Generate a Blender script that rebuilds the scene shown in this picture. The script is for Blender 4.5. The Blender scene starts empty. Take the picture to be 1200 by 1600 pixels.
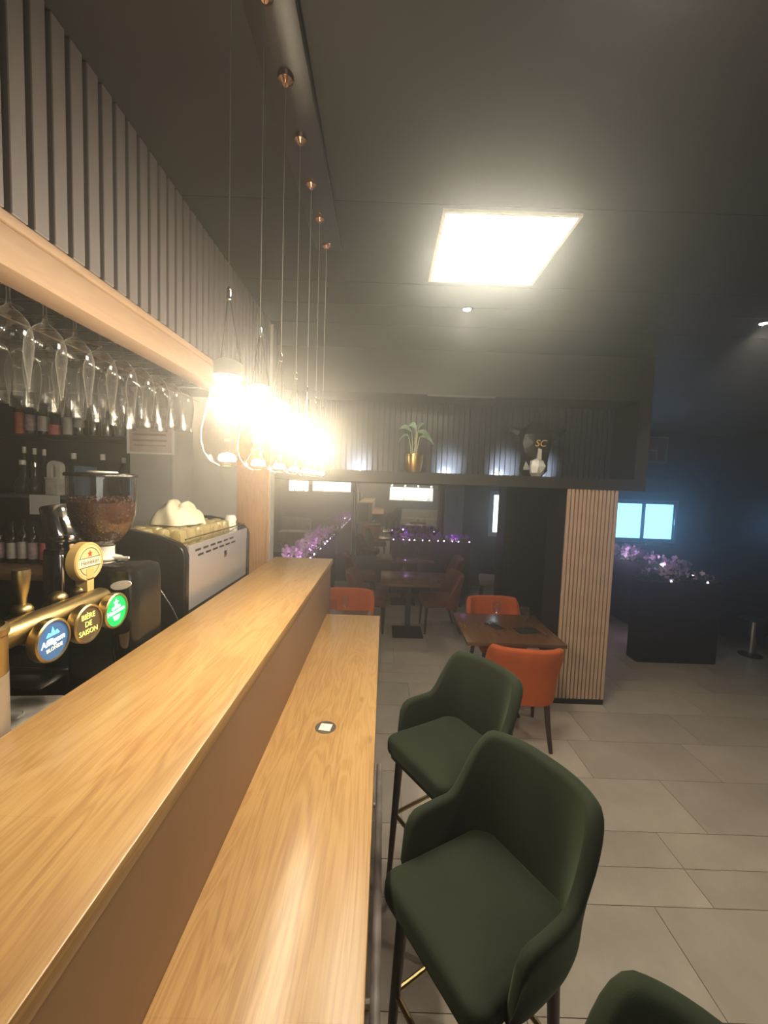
import bpy, bmesh, math, random
from mathutils import Vector, Matrix
random.seed(7)
sc = bpy.context.scene
col = sc.collection
PI = math.pi

# ------------------------------------------------------------------ camera
H = 1.98                                   # lens height; X right, Y into the room, Z up
PITCH, ROLL, FPX = math.atan(43 / 627.0), 0.035, 627.0
cam_d = bpy.data.cameras.new('camera')
cam = bpy.data.objects.new('camera', cam_d)
col.objects.link(cam)
cam_d.sensor_fit = 'VERTICAL'
cam_d.sensor_height = 36.0
cam_d.lens = FPX / 1600.0 * 36.0
cam_d.clip_start = 0.02
cam_d.clip_end = 60
fw = Vector((0, math.cos(PITCH), -math.sin(PITCH)))
rt = Vector((1, 0, 0))
up = rt.cross(fw)
rt2 = rt * math.cos(ROLL) + up * math.sin(ROLL)
up2 = -rt * math.sin(ROLL) + up * math.cos(ROLL)
M = Matrix((rt2, up2, -fw)).transposed().to_4x4()
M.translation = (0, 0, H)
cam.matrix_world = M
sc.camera = cam

# ------------------------------------------------------------------ light, world, exposure
sc.view_settings.view_transform = 'Standard'
sc.view_settings.look = 'None'
sc.view_settings.gamma = 1.0
sc.view_settings.use_curve_mapping = False
sc.view_settings.exposure = 0.0
sc.cycles.transparent_max_bounces = 32
sc.cycles.caustics_reflective = False
sc.cycles.caustics_refractive = False
world = bpy.data.worlds.new('world')
sc.world = world
world.use_nodes = True
world.node_tree.nodes['Background'].inputs[0].default_value = (0.5, 0.75, 1.0, 1)
world.node_tree.nodes['Background'].inputs[1].default_value = 0.3
L_PANEL = 30.0        # LED ceiling panels
L_PEND = 9.0          # watts of each pendant lamp
L_SPOT = 80.0         # watts of each recessed ceiling spot
L_WINDOW = 4.5        # frosted daylight panes
L_PURPLE = 1.6
GLARE_HAZE = 0.075          # fine haze, strongly forward scattering
GLARE_HAZE_WIDE = 0.003    # coarser haze, wider glow

# thin haze added through the room, standing in for lens glare round lamps
_v = world.node_tree.nodes.new('ShaderNodeVolumeScatter')
_v.inputs['Density'].default_value = GLARE_HAZE
_v.inputs['Anisotropy'].default_value = 0.85
_v2 = world.node_tree.nodes.new('ShaderNodeVolumeScatter')
_v2.inputs['Density'].default_value = GLARE_HAZE_WIDE
_v2.inputs['Anisotropy'].default_value = 0.55
_va = world.node_tree.nodes.new('ShaderNodeAddShader')
world.node_tree.links.new(_v.outputs[0], _va.inputs[0])
world.node_tree.links.new(_v2.outputs[0], _va.inputs[1])
world.node_tree.links.new(_va.outputs[0], world.node_tree.nodes['World Output'].inputs['Volume'])

ZC = 3.166            # ceiling height
YB = 8.0              # far wall
XR = 6.6              # right wall
XL = -3.3             # wall behind the bar
YR = -3.0             # wall behind the camera


# ------------------------------------------------------------------ materials
def nmat(name):
    m = bpy.data.materials.new(name)
    m.use_nodes = True
    nt = m.node_tree
    return m, nt, nt.nodes, nt.links, nt.nodes['Principled BSDF']


def pmat(name, color, rough=0.5, metal=0.0, noise=0.12, nscale=8.0, bump=0.0, bscale=60.0,
         sheen=0.0, coat=0.0, spec=0.5, stretch=(1, 1, 1)):
    """Principled material with a procedural colour variation and optional bump."""
    m, nt, N, L, b = nmat(name)
    b.inputs['Roughness'].default_value = rough
    b.inputs['Metallic'].default_value = metal
    b.inputs['Specular IOR Level'].default_value = spec
    if sheen:
        b.inputs['Sheen Weight'].default_value = sheen
        b.inputs['Sheen Roughness'].default_value = 0.4
        b.inputs['Sheen Tint'].default_value = (*[min(1, c * 6 + 0.05) for c in color], 1)
    if coat:
        b.inputs['Coat Weight'].default_value = coat
    tc = N.new('ShaderNodeTexCoord')
    mp = N.new('ShaderNodeMapping')
    mp.inputs['Scale'].default_value = stretch
    L.new(tc.outputs['Object'], mp.inputs['Vector'])
    nz = N.new('ShaderNodeTexNoise')
    nz.inputs['Scale'].default_value = nscale
    nz.inputs['Detail'].default_value = 4
    L.new(mp.outputs['Vector'], nz.inputs['Vector'])
    r = N.new('ShaderNodeValToRGB')
    r.color_ramp.elements[0].position = 0.3
    r.color_ramp.elements[1].position = 0.7
    r.color_ramp.elements[0].color = (*[c * (1 - noise) for c in color], 1)
    r.color_ramp.elements[1].color = (*[min(1, c * (1 + noise)) for c in color], 1)
    L.new(nz.outputs['Fac'], r.inputs['Fac'])
    L.new(r.outputs['Color'], b.inputs['Base Color'])
    if bump:
        n2 = N.new('ShaderNodeTexNoise')
        n2.inputs['Scale'].default_value = bscale
        L.new(mp.outputs['Vector'], n2.inputs['Vector'])
        bp = N.new('ShaderNodeBump')
        bp.inputs['Strength'].default_value = bump
        bp.inputs['Distance'].default_value = 0.002
        L.new(n2.outputs['Fac'], bp.inputs['Height'])
        L.new(bp.outputs['Normal'], b.inputs['Normal'])
    return m


def emat(name, color, strength):
    m, nt, N, L, b = nmat(name)
    b.inputs['Base Color'].default_value = (*color, 1)
    b.inputs['Emission Color'].default_value = (*color, 1)
    b.inputs['Emission Strength'].default_value = strength
    return m


def glass_mat(name, tint=(1, 1, 1), rough=0.02, ior=1.45, body=0.0, edge=0.0):
    """Thin-walled glass: see-through where faced, mirror-like at grazing angles."""
    m, nt, N, L, b = nmat(name)
    N.remove(b)
    out = N['Material Output']
    tr = N.new('ShaderNodeBsdfTransparent')
    tr.inputs['Color'].default_value = (*tint, 1)
    gl = N.new('ShaderNodeBsdfGlossy')
    gl.inputs['Roughness'].default_value = rough
    lw = N.new('ShaderNodeLayerWeight')
    lw.inputs['Blend'].default_value = 0.5
    pw = N.new('ShaderNodeMath')
    pw.operation = 'POWER'
    pw.inputs[1].default_value = 4.0
    L.new(lw.outputs['Facing'], pw.inputs[0])
    ad = N.new('ShaderNodeMath')
    ad.operation = 'MULTIPLY_ADD'
    ad.inputs[1].default_value = 0.75
    ad.inputs[2].default_value = 0.035 + body
    L.new(pw.outputs[0], ad.inputs[0])
    mx = N.new('ShaderNodeMixShader')
    L.new(ad.outputs[0], mx.inputs['Fac'])
    L.new(tr.outputs[0], mx.inputs[1])
    L.new(gl.outputs[0], mx.inputs[2])
    if edge:
        df = N.new('ShaderNodeBsdfTranslucent')  # whitened rims stand in for light refracted at the glass edges
        df.inputs['Color'].default_value = (.9, .88, .85, 1)
        p3 = N.new('ShaderNodeMath'); p3.operation = 'POWER'; p3.inputs[1].default_value = 2.5
        L.new(lw.outputs['Facing'], p3.inputs[0])
        p4 = N.new('ShaderNodeMath'); p4.operation = 'MULTIPLY_ADD'; p4.inputs[1].default_value = edge; p4.inputs[2].default_value = .03
        L.new(p3.outputs[0], p4.inputs[0])
        m3 = N.new('ShaderNodeMixShader')
        L.new(p4.outputs[0], m3.inputs[0])
        L.new(mx.outputs[0], m3.inputs[1])
        L.new(df.outputs[0], m3.inputs[2])
        mx = m3
    L.new(mx.outputs[0], out.inputs['Surface'])
    return m


def wood_mat(name, c0, c1, c2, axis='Y', rough=0.35, plank=0.14, scale=1.0):
    """Plank-printed wood: long grain along the axis, cathedral rings, a few knots."""
    m, nt, N, L, b = nmat(name)
    b.inputs['Roughness'].default_value = rough
    tc = N.new('ShaderNodeTexCoord')
    mp = N.new('ShaderNodeMapping')
    if axis == 'X':
        mp.inputs['Rotation'].default_value = (0, 0, PI / 2)
    if axis == 'Z':
        mp.inputs['Rotation'].default_value = (PI / 2, 0, 0)
    L.new(tc.outputs['Object'], mp.inputs['Vector'])
    s = N.new('ShaderNodeMapping')
    s.inputs['Scale'].default_value = (7 * scale, 0.9 * scale, 7 * scale)
    L.new(mp.outputs[0], s.inputs[0])
    n1 = N.new('ShaderNodeTexNoise')
    n1.inputs['Scale'].default_value = 1.6
    n1.inputs['Detail'].default_value = 3
    n1.inputs['Distortion'].default_value = 0.6
    L.new(s.outputs[0], n1.inputs['Vector'])
    # rings: contour lines of the slow noise
    mul = N.new('ShaderNodeMath'); mul.operation = 'MULTIPLY'; mul.inputs[1].default_value = 60
    L.new(n1.outputs['Fac'], mul.inputs[0])
    sn = N.new('ShaderNodeMath'); sn.operation = 'SINE'
    L.new(mul.outputs[0], sn.inputs[0])
    s2 = N.new('ShaderNodeMapping')
    s2.inputs['Scale'].default_value = (220 * scale, 5 * scale, 220 * scale)
    L.new(mp.outputs[0], s2.inputs[0])
    n2 = N.new('ShaderNodeTexNoise')
    n2.inputs['Scale'].default_value = 1.0
    n2.inputs['Detail'].default_value = 5
    L.new(s2.outputs[0], n2.inputs['Vector'])
    a = N.new('ShaderNodeMath'); a.operation = 'MULTIPLY_ADD'
    a.inputs[1].default_value = 0.08
    L.new(sn.outputs[0], a.inputs[0])
    soft = N.new('ShaderNodeMapRange')
    soft.inputs['From Min'].default_value = 0.2; soft.inputs['From Max'].default_value = 0.8
    soft.inputs['To Min'].default_value = 0.36; soft.inputs['To Max'].default_value = 0.64
    L.new(n2.outputs['Fac'], soft.inputs['Value'])
    L.new(soft.outputs[0], a.inputs[2])
    # planks
    br = N.new('ShaderNodeTexBrick')
    br.inputs['Scale'].default_value = 1.0
    br.inputs['Brick Width'].default_value = 1.3
    br.inputs['Row Height'].default_value = plank
    br.inputs['Mortar Size'].default_value = 0.0006
    br.inputs['Color1'].default_value = (0.455, 0.455, 0.455, 1)
    br.inputs['Color2'].default_value = (0.545, 0.545, 0.545, 1)
    br.inputs['Mortar'].default_value = (0.40, 0.40, 0.40, 1)
    rot = N.new('ShaderNodeMapping')
    rot.inputs['Rotation'].default_value = (0, 0, PI / 2)
    L.new(mp.outputs[0], rot.inputs[0])
    L.new(rot.outputs[0], br.inputs['Vector'])
    a2 = N.new('ShaderNodeMath'); a2.operation = 'ADD'
    L.new(a.outputs[0], a2.inputs[0])
    L.new(br.outputs['Color'], a2.inputs[1])
    a3 = N.new('ShaderNodeMath'); a3.operation = 'SUBTRACT'; a3.inputs[1].default_value = 0.5
    L.new(a2.outputs[0], a3.inputs[0])
    r = N.new('ShaderNodeValToRGB')
    e = r.color_ramp.elements
    e[0].position = 0.22; e[0].color = (*c0, 1)
    e[1].position = 0.8; e[1].color = (*c2, 1)
    k = e.new(0.5); k.color = (*c1, 1)
    L.new(a3.outputs[0], r.inputs['Fac'])
    # knots
    s3 = N.new('ShaderNodeMapping')
    s3.inputs['Scale'].default_value = (7 * scale, 2.6 * scale, 7 * scale)
    L.new(mp.outputs[0], s3.inputs[0])
    vo = N.new('ShaderNodeTexVoronoi')
    vo.inputs['Scale'].default_value = 1.0
    L.new(s3.outputs[0], vo.inputs['Vector'])
    kr = N.new('ShaderNodeValToRGB')
    kr.color_ramp.elements[0].position = 0.03; kr.color_ramp.elements[0].color = (0.45, 0.38, 0.33, 1)
    kr.color_ramp.elements[1].position = 0.09; kr.color_ramp.elements[1].color = (1, 1, 1, 1)
    L.new(vo.outputs['Distance'], kr.inputs['Fac'])
    mx = N.new('ShaderNodeMix'); mx.data_type = 'RGBA'; mx.blend_type = 'MULTIPLY'
    mx.inputs['Factor'].default_value = 0.7
    L.new(r.outputs['Color'], mx.inputs['A'])
    L.new(kr.outputs['Color'], mx.inputs['B'])
    L.new(mx.outputs['Result'], b.inputs['Base Color'])
    return m


def tile_mat():
    m, nt, N, L, b = nmat('floor_tile')
    b.inputs['Roughness'].default_value = 0.28
    tc = N.new('ShaderNodeTexCoord')
    n1 = N.new('ShaderNodeTexNoise'); n1.inputs['Scale'].default_value = 3.5; n1.inputs['Detail'].default_value = 8
    n1.inputs['Roughness'].default_value = 0.65
    L.new(tc.outputs['Object'], n1.inputs['Vector'])
    r = N.new('ShaderNodeValToRGB')
    r.color_ramp.elements[0].position = 0.3; r.color_ramp.elements[0].color = (0.46, 0.395, 0.325, 1)
    r.color_ramp.elements[1].position = 0.72; r.color_ramp.elements[1].color = (0.60, 0.53, 0.445, 1)
    L.new(n1.outputs['Fac'], r.inputs['Fac'])
    oi = N.new('ShaderNodeObjectInfo')
    hs = N.new('ShaderNodeHueSaturation')
    mr = N.new('ShaderNodeMapRange'); mr.inputs['To Min'].default_value = 0.92; mr.inputs['To Max'].default_value = 1.06
    L.new(oi.outputs['Random'], mr.inputs['Value'])
    L.new(mr.outputs[0], hs.inputs['Value'])
    L.new(r.outputs['Color'], hs.inputs['Color'])
    L.new(hs.outputs['Color'], b.inputs['Base Color'])
    rr = N.new('ShaderNodeMapRange'); rr.inputs['To Min'].default_value = 0.22; rr.inputs['To Max'].default_value = 0.42
    L.new(n1.outputs['Fac'], rr.inputs['Value'])
    L.new(rr.outputs[0], b.inputs['Roughness'])
    return m


m_tile = tile_mat()
m_grout = pmat('grout', (0.16, 0.14, 0.12), 0.9, bump=0.2)
m_ceil = pmat('dark_ceiling_paint', (0.022, 0.020, 0.0185), 0.6, noise=0.1, nscale=3)
m_slat = pmat('charcoal_slat', (0.16, 0.14, 0.142), 0.5, noise=0.08, nscale=30, stretch=(1, 1, 0.1))
m_slatback = pmat('black_backing', (0.012, 0.011, 0.012), 0.8)
m_black = pmat('black_wall_paint', (0.014, 0.014, 0.017), 0.42, noise=0.1)
m_navy = pmat('blue_paint_and_glow', (0.02, 0.045, 0.10), 0.5, noise=0.1)  # the blue also stands in for the window's glow on the wall
m_greywall = pmat('grey_wall_paint', (0.42, 0.41, 0.40), 0.6, noise=0.05)
m_lacq = pmat('black_lacquer_slat', (0.05, 0.05, 0.054), 0.3, noise=0.1)
m_brownpaint = pmat('dark_brown_paint', (0.032, 0.027, 0.022), 0.5, noise=0.1)
m_oak = wood_mat('oak_laminate', (0.33, 0.175, 0.068), (0.50, 0.30, 0.125), (0.61, 0.40, 0.19), 'Y', 0.3)
m_oakbeam = wood_mat('oak_beam', (0.33, 0.215, 0.14), (0.36, 0.24, 0.16), (0.39, 0.27, 0.185), 'Y', 0.5, 1.0)
m_oakz = wood_mat('oak_upright', (0.42, 0.22, 0.10), (0.52, 0.28, 0.14), (0.6, 0.34, 0.18), 'Z', 0.45, 1.0)
m_slatwood = wood_mat('pale_oak_slat', (0.50, 0.33, 0.22), (0.62, 0.43, 0.30), (0.70, 0.52, 0.38), 'Z', 0.5, 1.0, 1.3)
m_panel = pmat('brown_bar_panel', (0.30, 0.175, 0.10), 0.5, noise=0.05, nscale=4)
m_tablewood = wood_mat('walnut_table', (0.07, 0.028, 0.014), (0.125, 0.058, 0.03), (0.19, 0.10, 0.055), 'Y', 0.22, 0.12)
m_backwood = wood_mat('back_counter_wood', (0.26, 0.14, 0.07), (0.34, 0.19, 0.1), (0.4, 0.24, 0.13), 'X', 0.4, 0.3)
m_green = pmat('dark_green_velvet', (0.011, 0.018, 0.007), 0.85, noise=0.25, nscale=5, sheen=1.0, bump=0.2, bscale=400)
m_orange = pmat('orange_fabric', (0.50, 0.095, 0.022), 0.85, noise=0.12, nscale=6, sheen=0.3, bump=0.25, bscale=350)
m_brownfab = pmat('brown_red_fabric', (0.17, 0.055, 0.030), 0.8, noise=0.15, nscale=6, sheen=0.3, bump=0.2, bscale=350)
m_greyfab = pmat('grey_pink_fabric', (0.30, 0.24, 0.26), 0.85, noise=0.12, nscale=6, sheen=0.3)
m_blackfab = pmat('black_fabric', (0.012, 0.012, 0.016), 0.85, noise=0.15)
m_darkleg = pmat('dark_stained_leg', (0.050, 0.026, 0.020), 0.35, noise=0.2, nscale=12, stretch=(1, 1, .1))
m_brass = pmat('brushed_brass', (0.50, 0.39, 0.19), 0.36, 1.0, noise=0.08, nscale=20)
m_gold = pmat('gold_paint', (0.70, 0.45, 0.15), 0.28, 0.9, noise=0.08)
m_steel = pmat('brushed_steel', (0.62, 0.60, 0.58), 0.27, 1.0, noise=0.06, nscale=30, stretch=(1, 12, 1))
m_backsteel = pmat('satin_steel', (0.56, 0.53, 0.56), 0.3, 0.55, noise=0.04, nscale=30, stretch=(1, 12, 1))
m_chrome = pmat('chrome', (0.78, 0.76, 0.74), 0.09, 1.0, noise=0.03)
m_copper = pmat('copper', (0.7, 0.42, 0.3), 0.2, 1.0, noise=0.05)
m_rail = pmat('worn_rail_metal', (0.52, 0.45, 0.42), 0.4, 0.1, noise=0.35, nscale=9)
m_gloss = pmat('gloss_black_plastic', (0.014, 0.013, 0.013), 0.22, noise=0.1)
m_matblack = pmat('matt_black', (0.014, 0.013, 0.013), 0.55, noise=0.1)
m_glass = glass_mat('clear_glass', (0.95, 0.95, 0.94), 0.08, 1.5, 0.06, .45)
m_bulb = glass_mat('bulb_glass', (0.97, 0.93, 0.86), 0.02, 1.5, 0.02)
m_hopper = glass_mat('hopper_plastic', (0.86, 0.83, 0.80), 0.05, 1.5, 0.06)
m_brownglass = glass_mat('brown_glass', (0.30, 0.12, 0.07), 0.03, 1.5, 0.03)
m_bean = pmat('roasted_bean', (0.075, 0.032, 0.018), 0.38, noise=0.45, nscale=60)
m_white = pmat('white_porcelain', (0.78, 0.75, 0.70), 0.22, noise=0.03)
m_paper = pmat('white_paper', (0.78, 0.76, 0.76), 0.8, noise=0.03)
m_cloth = pmat('cream_cloth', (0.72, 0.66, 0.50), 0.9, noise=0.12, nscale=12, bump=0.3, bscale=60)
m_greylabel = pmat('grey_sticker', (0.10, 0.085, 0.065), 0.5)
m_leaf = pmat('pale_green_leaf', (0.36, 0.52, 0.36), 0.45, noise=0.35, nscale=14)
m_stem = pmat('pale_stem', (0.60, 0.58, 0.38), 0.5)
m_darkleaf = pmat('dark_green_leaf', (0.03, 0.10, 0.035), 0.45, noise=0.4, nscale=14)
m_petal = pmat('mauve_petal', (0.70, 0.42, 0.72), 0.5, noise=0.3, nscale=20)
m_petalpink = pmat('pink_petal', (0.82, 0.60, 0.78), 0.5, noise=0.25, nscale=20)
m_petalpurple = pmat('purple_petal', (0.40, 0.09, 0.72), 0.5, noise=0.3, nscale=20)
m_soil = pmat('soil', (0.02, 0.015, 0.01), 0.95, noise=0.4, nscale=40, bump=0.5)
m_planter = pmat('black_planter', (0.012, 0.012, 0.016), 0.45, noise=0.1)
m_mirror = pmat('mirror_silver', (0.80, 0.80, 0.79), 0.015, 1.0, noise=0.01)
m_winframe = pmat('window_frame', (0.42, 0.50, 0.58), 0.4)
m_pane = emat('frosted_day_pane', (0.20, 0.55, 1.0), L_WINDOW)
m_panebright = emat('bright_day_pane', (0.62, 0.86, 1.0), 5.0)
m_led = emat('led_diffuser', (1.0, 0.93, 0.72), L_PANEL)
m_filament = emat('pendant_led', (1.0, 0.90, 0.70), 200.0)
m_ledglint = emat('pendant_glint', (1.0, 0.86, 0.62), 14.0)  # reflection of the LED, given as a glow
m_wallspot = emat('wall_spot_lens', (1.0, .93, .78), 40.0)
m_spot = emat('spot_lens', (1.0, 0.97, 0.92), 60.0)
m_fairy = emat('fairy_light', (0.85, 0.45, 1.0), 14.0)
m_coolpuck = emat('cool_puck_lens', (0.7, 0.85, 1.0), 6.0)
m_film = emat('mirror_glow_film', (0.86, 0.86, 0.76), 4.5)


def flat_emis(name, c, s):
    return emat(name, c, s)


m_medblue = emat('backlit_blue_face', (0.035, 0.10, 0.24), 0.8)
m_medcyan = emat('backlit_cyan_mark', (0.15, 0.70, 1.0), 1.0)
m_medwhite = emat('backlit_white_mark', (0.85, 0.97, 1.0), 1.4)
m_medcream = emat('backlit_cream_mark', (0.9, 0.85, 0.6), 0.8)
m_medbrown = emat('backlit_brown_face', (0.07, 0.045, 0.02), 0.7)
m_medyellow = emat('backlit_yellow_mark', (0.85, 0.92, 0.22), 1.0)
m_medgreen = emat('backlit_green_face', (0.0, 0.46, 0.10), 1.0)
m_paddle = pmat('cream_paddle', (0.62, 0.42, 0.16), 0.4, noise=0.08)
m_paddleface = pmat('paddle_face', (0.66, 0.52, 0.27), 0.4, noise=0.05)
m_red = pmat('red_print', (0.62, 0.06, 0.03), 0.5)
m_ink = pmat('dark_ink', (0.05, 0.045, 0.025), 0.6)
m_blue = pmat('blue_cover', (0.16, 0.26, 0.42), 0.5)
m_redbox = pmat('red_panel', (0.34, 0.06, 0.07), 0.5)


# ------------------------------------------------------------------ mesh helpers
class MB:
    def __init__(s):
        s.bm = bmesh.new()

    def _xf(s, vs, rot=None, loc=None):
        if rot is not None:
            bmesh.ops.rotate(s.bm, verts=vs, cent=(0, 0, 0), matrix=rot)
        if loc is not None:
            bmesh.ops.translate(s.bm, verts=vs, vec=loc)

    def box(s, x0, x1, y0, y1, z0, z1, bev=0.0, seg=2, rot=None):
        r = bmesh.ops.create_cube(s.bm, size=1.0)
        vs = r['verts']
        bmesh.ops.scale(s.bm, verts=vs, vec=(x1 - x0, y1 - y0, z1 - z0))
        if bev > 0:
            es = list({e for v in vs for e in v.link_edges})
            q = bmesh.ops.bevel(s.bm, geom=es, offset=bev, segments=seg, affect='EDGES', profile=0.5)
            vs = list({v for f in q['faces'] for v in f.verts} | {v for v in vs if v.is_valid})
        s._xf(vs, rot, ((x0 + x1) / 2, (y0 + y1) / 2, (z0 + z1) / 2))
        return s

    def grid(s, rows, cu=False, cv=False, cap0=False, cap1=False):
        R = [[s.bm.verts.new(p) for p in row] for row in rows]
        n = len(R[0])
        for i in range(len(R) - (0 if cu else 1)):
            a, b = R[i], R[(i + 1) % len(R)]
            for j in range(n - (0 if cv else 1)):
                k = (j + 1) % n
                try:
                    s.bm.faces.new((a[j], a[k], b[k], b[j]))
                except ValueError:
                    pass
        if cap0:
            s.bm.faces.new(list(reversed(R[0])))
        if cap1:
            s.bm.faces.new(R[-1])
        return s

    def cyl(s, p0, p1, r0, r1=None, n=16, caps=True):
        r1 = r0 if r1 is None else r1
        p0, p1 = Vector(p0), Vector(p1)
        d = (p1 - p0).normalized()
        a = d.orthogonal().normalized()
        b = d.cross(a)
        rows = []
        for p, r in ((p0, r0), (p1, r1)):
            rows.append([p + a * (r * math.cos(2 * PI * k / n)) + b * (r * math.sin(2 * PI * k / n)) for k in range(n)])
        return s.grid(rows, cv=True, cap0=caps, cap1=caps)

    def tube(s, pts, r, n=8, caps=True):
        pts = [Vector(p) for p in pts]
        rad = r if isinstance(r, (list, tuple)) else [r] * len(pts)
        rows = []
        a = None
        for i, p in enumerate(pts):
            t = (pts[min(i + 1, len(pts) - 1)] - pts[max(i - 1, 0)]).normalized()
            if a is None:
                a = t.orthogonal().normalized()
            a = (a - t * a.dot(t)).normalized()
            b = t.cross(a)
            rows.append([p + a * (rad[i] * math.cos(2 * PI * k / n)) + b * (rad[i] * math.sin(2 * PI * k / n)) for k in range(n)])
        return s.grid(rows, cv=True, cap0=caps, cap1=caps)

    def lathe(s, prof, n=24, c=(0, 0, 0), rot=None):
        """prof: list of (radius, z), spun about Z through c."""
        vs0 = set(s.bm.verts)
        rows = []
        for r, z in prof:
            if r < 1e-6:
                rows.append(s.bm.verts.new((0, 0, z)))
            else:
                rows.append([s.bm.verts.new((r * math.cos(2 * PI * k / n), r * math.sin(2 * PI * k / n), z)) for k in range(n)])
        for a, b in zip(rows[:-1], rows[1:]):
            for k in range(n):
                j = (k + 1) % n
                if isinstance(a, list) and isinstance(b, list):
                    s.bm.faces.new((a[k], a[j], b[j], b[k]))
                elif isinstance(a, list):
                    s.bm.faces.new((a[k], a[j], b))
                elif isinstance(b, list):
                    s.bm.faces.new((a, b[j], b[k]))
        vs = [v for v in s.bm.verts if v not in vs0]
        s._xf(vs, rot, c)
        return s

    def prism(s, pts, lo, hi, axis='Y'):
        """closed 2D outline pushed along an axis: 'Y' takes (x,z), 'X' takes (y,z), 'Z' takes (x,y)."""
        def mk(p, t):
            return {'Y': (p[0], t, p[1]), 'X': (t, p[0], p[1]), 'Z': (p[0], p[1], t)}[axis]
        a = [s.bm.verts.new(mk(p, lo)) for p in pts]
        b = [s.bm.verts.new(mk(p, hi)) for p in pts]
        n = len(pts)
        s.bm.faces.new(a)
        s.bm.faces.new(list(reversed(b)))
        for k in range(n):
            j = (k + 1) % n
            s.bm.faces.new((a[k], b[k], b[j], a[j]))
        return s

    def poly(s, pts):
        s.bm.faces.new([s.bm.verts.new(p) for p in pts])
        return s

    def ball(s, c, r, n=12, sc3=(1, 1, 1)):
        q = bmesh.ops.create_uvsphere(s.bm, u_segments=n, v_segments=max(6, n // 2), radius=r)
        bmesh.ops.scale(s.bm, verts=q['verts'], vec=sc3)
        bmesh.ops.translate(s.bm, verts=q['verts'], vec=c)
        return s

    def mesh(s, name, mat, smooth=True, ang=35):
        bmesh.ops.recalc_face_normals(s.bm, faces=s.bm.faces[:])
        me = bpy.data.meshes.new(name)
        s.bm.to_mesh(me)
        s.bm.free()
        me.materials.append(mat)
        if smooth:
            me.polygons.foreach_set('use_smooth', [True] * len(me.polygons))
            me.set_sharp_from_angle(angle=math.radians(ang))
        return me

    def build(s, name, mat, parent=None, smooth=True, ang=35, **props):
        return link(name, s.mesh(name, mat, smooth, ang), parent, **props)


def link(name, data, parent=None, loc=None, **props):
    o = bpy.data.objects.new(name, data)
    col.objects.link(o)
    if parent is not None:
        o.parent = parent
    if loc is not None:
        o.location = loc
    for k, v in props.items():
        o[k] = v
    return o


def thing(name, label, cat, loc=(0, 0, 0), rz=0.0, group=None):
    o = bpy.data.objects.new(name, None)
    o.empty_display_size = 0.05
    col.objects.link(o)
    o.location = loc
    o.rotation_euler = (0, 0, rz)
    o['label'] = label
    o['category'] = cat
    if group:
        o['group'] = group
    return o


def tag(o, label, cat, group=None):
    o['label'] = label
    o['category'] = cat
    if group:
        o['group'] = group
    return o


KIDS = {}


def dup(root, loc, rz=None, label=None, group=None):
    """copy of a thing with copies of its parts and sub-parts (mesh data shared)."""
    r = root.copy()
    col.objects.link(r)
    r.location = loc
    if rz is not None:
        r.rotation_euler = (0, 0, rz)
    if label:
        r['label'] = label
    if group:
        r['group'] = group
    for ch in list(root.children):
        c = ch.copy()
        col.objects.link(c)
        c.parent = r
        for g in list(ch.children):
            d = g.copy()
            col.objects.link(d)
            d.parent = c
    return r


def text_mesh(body, size, mat, extrude=0.0008, shear=0.0, bold=0.0):
    cu = bpy.data.curves.new('lettering', 'FONT')
    cu.body = body
    cu.size = size
    cu.extrude = extrude
    cu.shear = shear
    cu.offset = bold
    cu.align_x = 'CENTER'
    cu.align_y = 'CENTER'
    cu.resolution_u = 3
    t = bpy.data.objects.new('lettering', cu)
    col.objects.link(t)
    dg = bpy.context.evaluated_depsgraph_get()
    me = bpy.data.meshes.new_from_object(t.evaluated_get(dg))
    bpy.data.objects.remove(t)
    bpy.data.curves.remove(cu)
    me.materials.clear()
    me.materials.append(mat)
    return me


def star(r, ri=0.42):
    return [(math.sin(k * PI / 5) * (r if k % 2 == 0 else r * ri), math.cos(k * PI / 5) * (r if k % 2 == 0 else r * ri)) for k in range(10)]


def lamp(name, kind, loc, energy, color, radius=0.03, parent=None, rot=None, cone=None, blend=0.5):
    d = bpy.data.lights.new(name, kind)
    d.energy = energy
    d.color = color
    d.shadow_soft_size = radius
    if kind == 'SPOT':
        d.spot_size = cone
        d.spot_blend = blend
    o = link(name, d, parent, loc)
    if rot:
        o.rotation_euler = rot
    return o


# ------------------------------------------------------------------ room shell
floor = MB().box(XL - .1, XR + .1, YR - .1, YB + .1, -0.12, -0.006).build('floor', m_grout, kind='structure')
rows = [0.54, 0.96, 1.38, 1.80, 2.00, 2.225, 2.655, 3.07, 3.49, 3.91, 4.12, 4.33, 4.76, 5.18, 5.60, 5.81, 6.02, 6.45, 6.87, 7.29, 7.50, 7.71, 8.0]
offs = [.17, .6, 1.365, 1.657, 1.66, 1.97, 1.52, 1.72, 1.2, .67, .67, 1.07, 1.5, 1.9, 1.2, 1.2, .7, 1.5, .9, 1.3, 1.3, .8]
TW = 0.9
tile_cache = {}
for i in range(len(rows) - 1):
    y0, y1 = rows[i], rows[i + 1]
    xa = -0.39 if y1 < 3.2 else -2.4
    xs = offs[i] - TW * math.ceil((offs[i] - xa) / TW)
    while xs < XR:
        x0, x1 = max(xs, xa), min(xs + TW, XR)
        if x1 - x0 > 0.03:
            key = (round(x1 - x0, 3), round(y1 - y0, 3))
            if key not in tile_cache:
                w, h = key
                b = MB()
                g = 0.0018
                t = bmesh.ops.create_cube(b.bm, size=1.0)['verts']
                bmesh.ops.scale(b.bm, verts=t, vec=(w - 2 * g, h - 2 * g, 0.02))
                bmesh.ops.translate(b.bm, verts=t, vec=(0, 0, -0.01))
                tile_cache[key] = b.mesh('tile', m_tile, False)
            link('tile', tile_cache[key], floor, ((x0 + x1) / 2, (y0 + y1) / 2, 0))
        xs += TW

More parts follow.
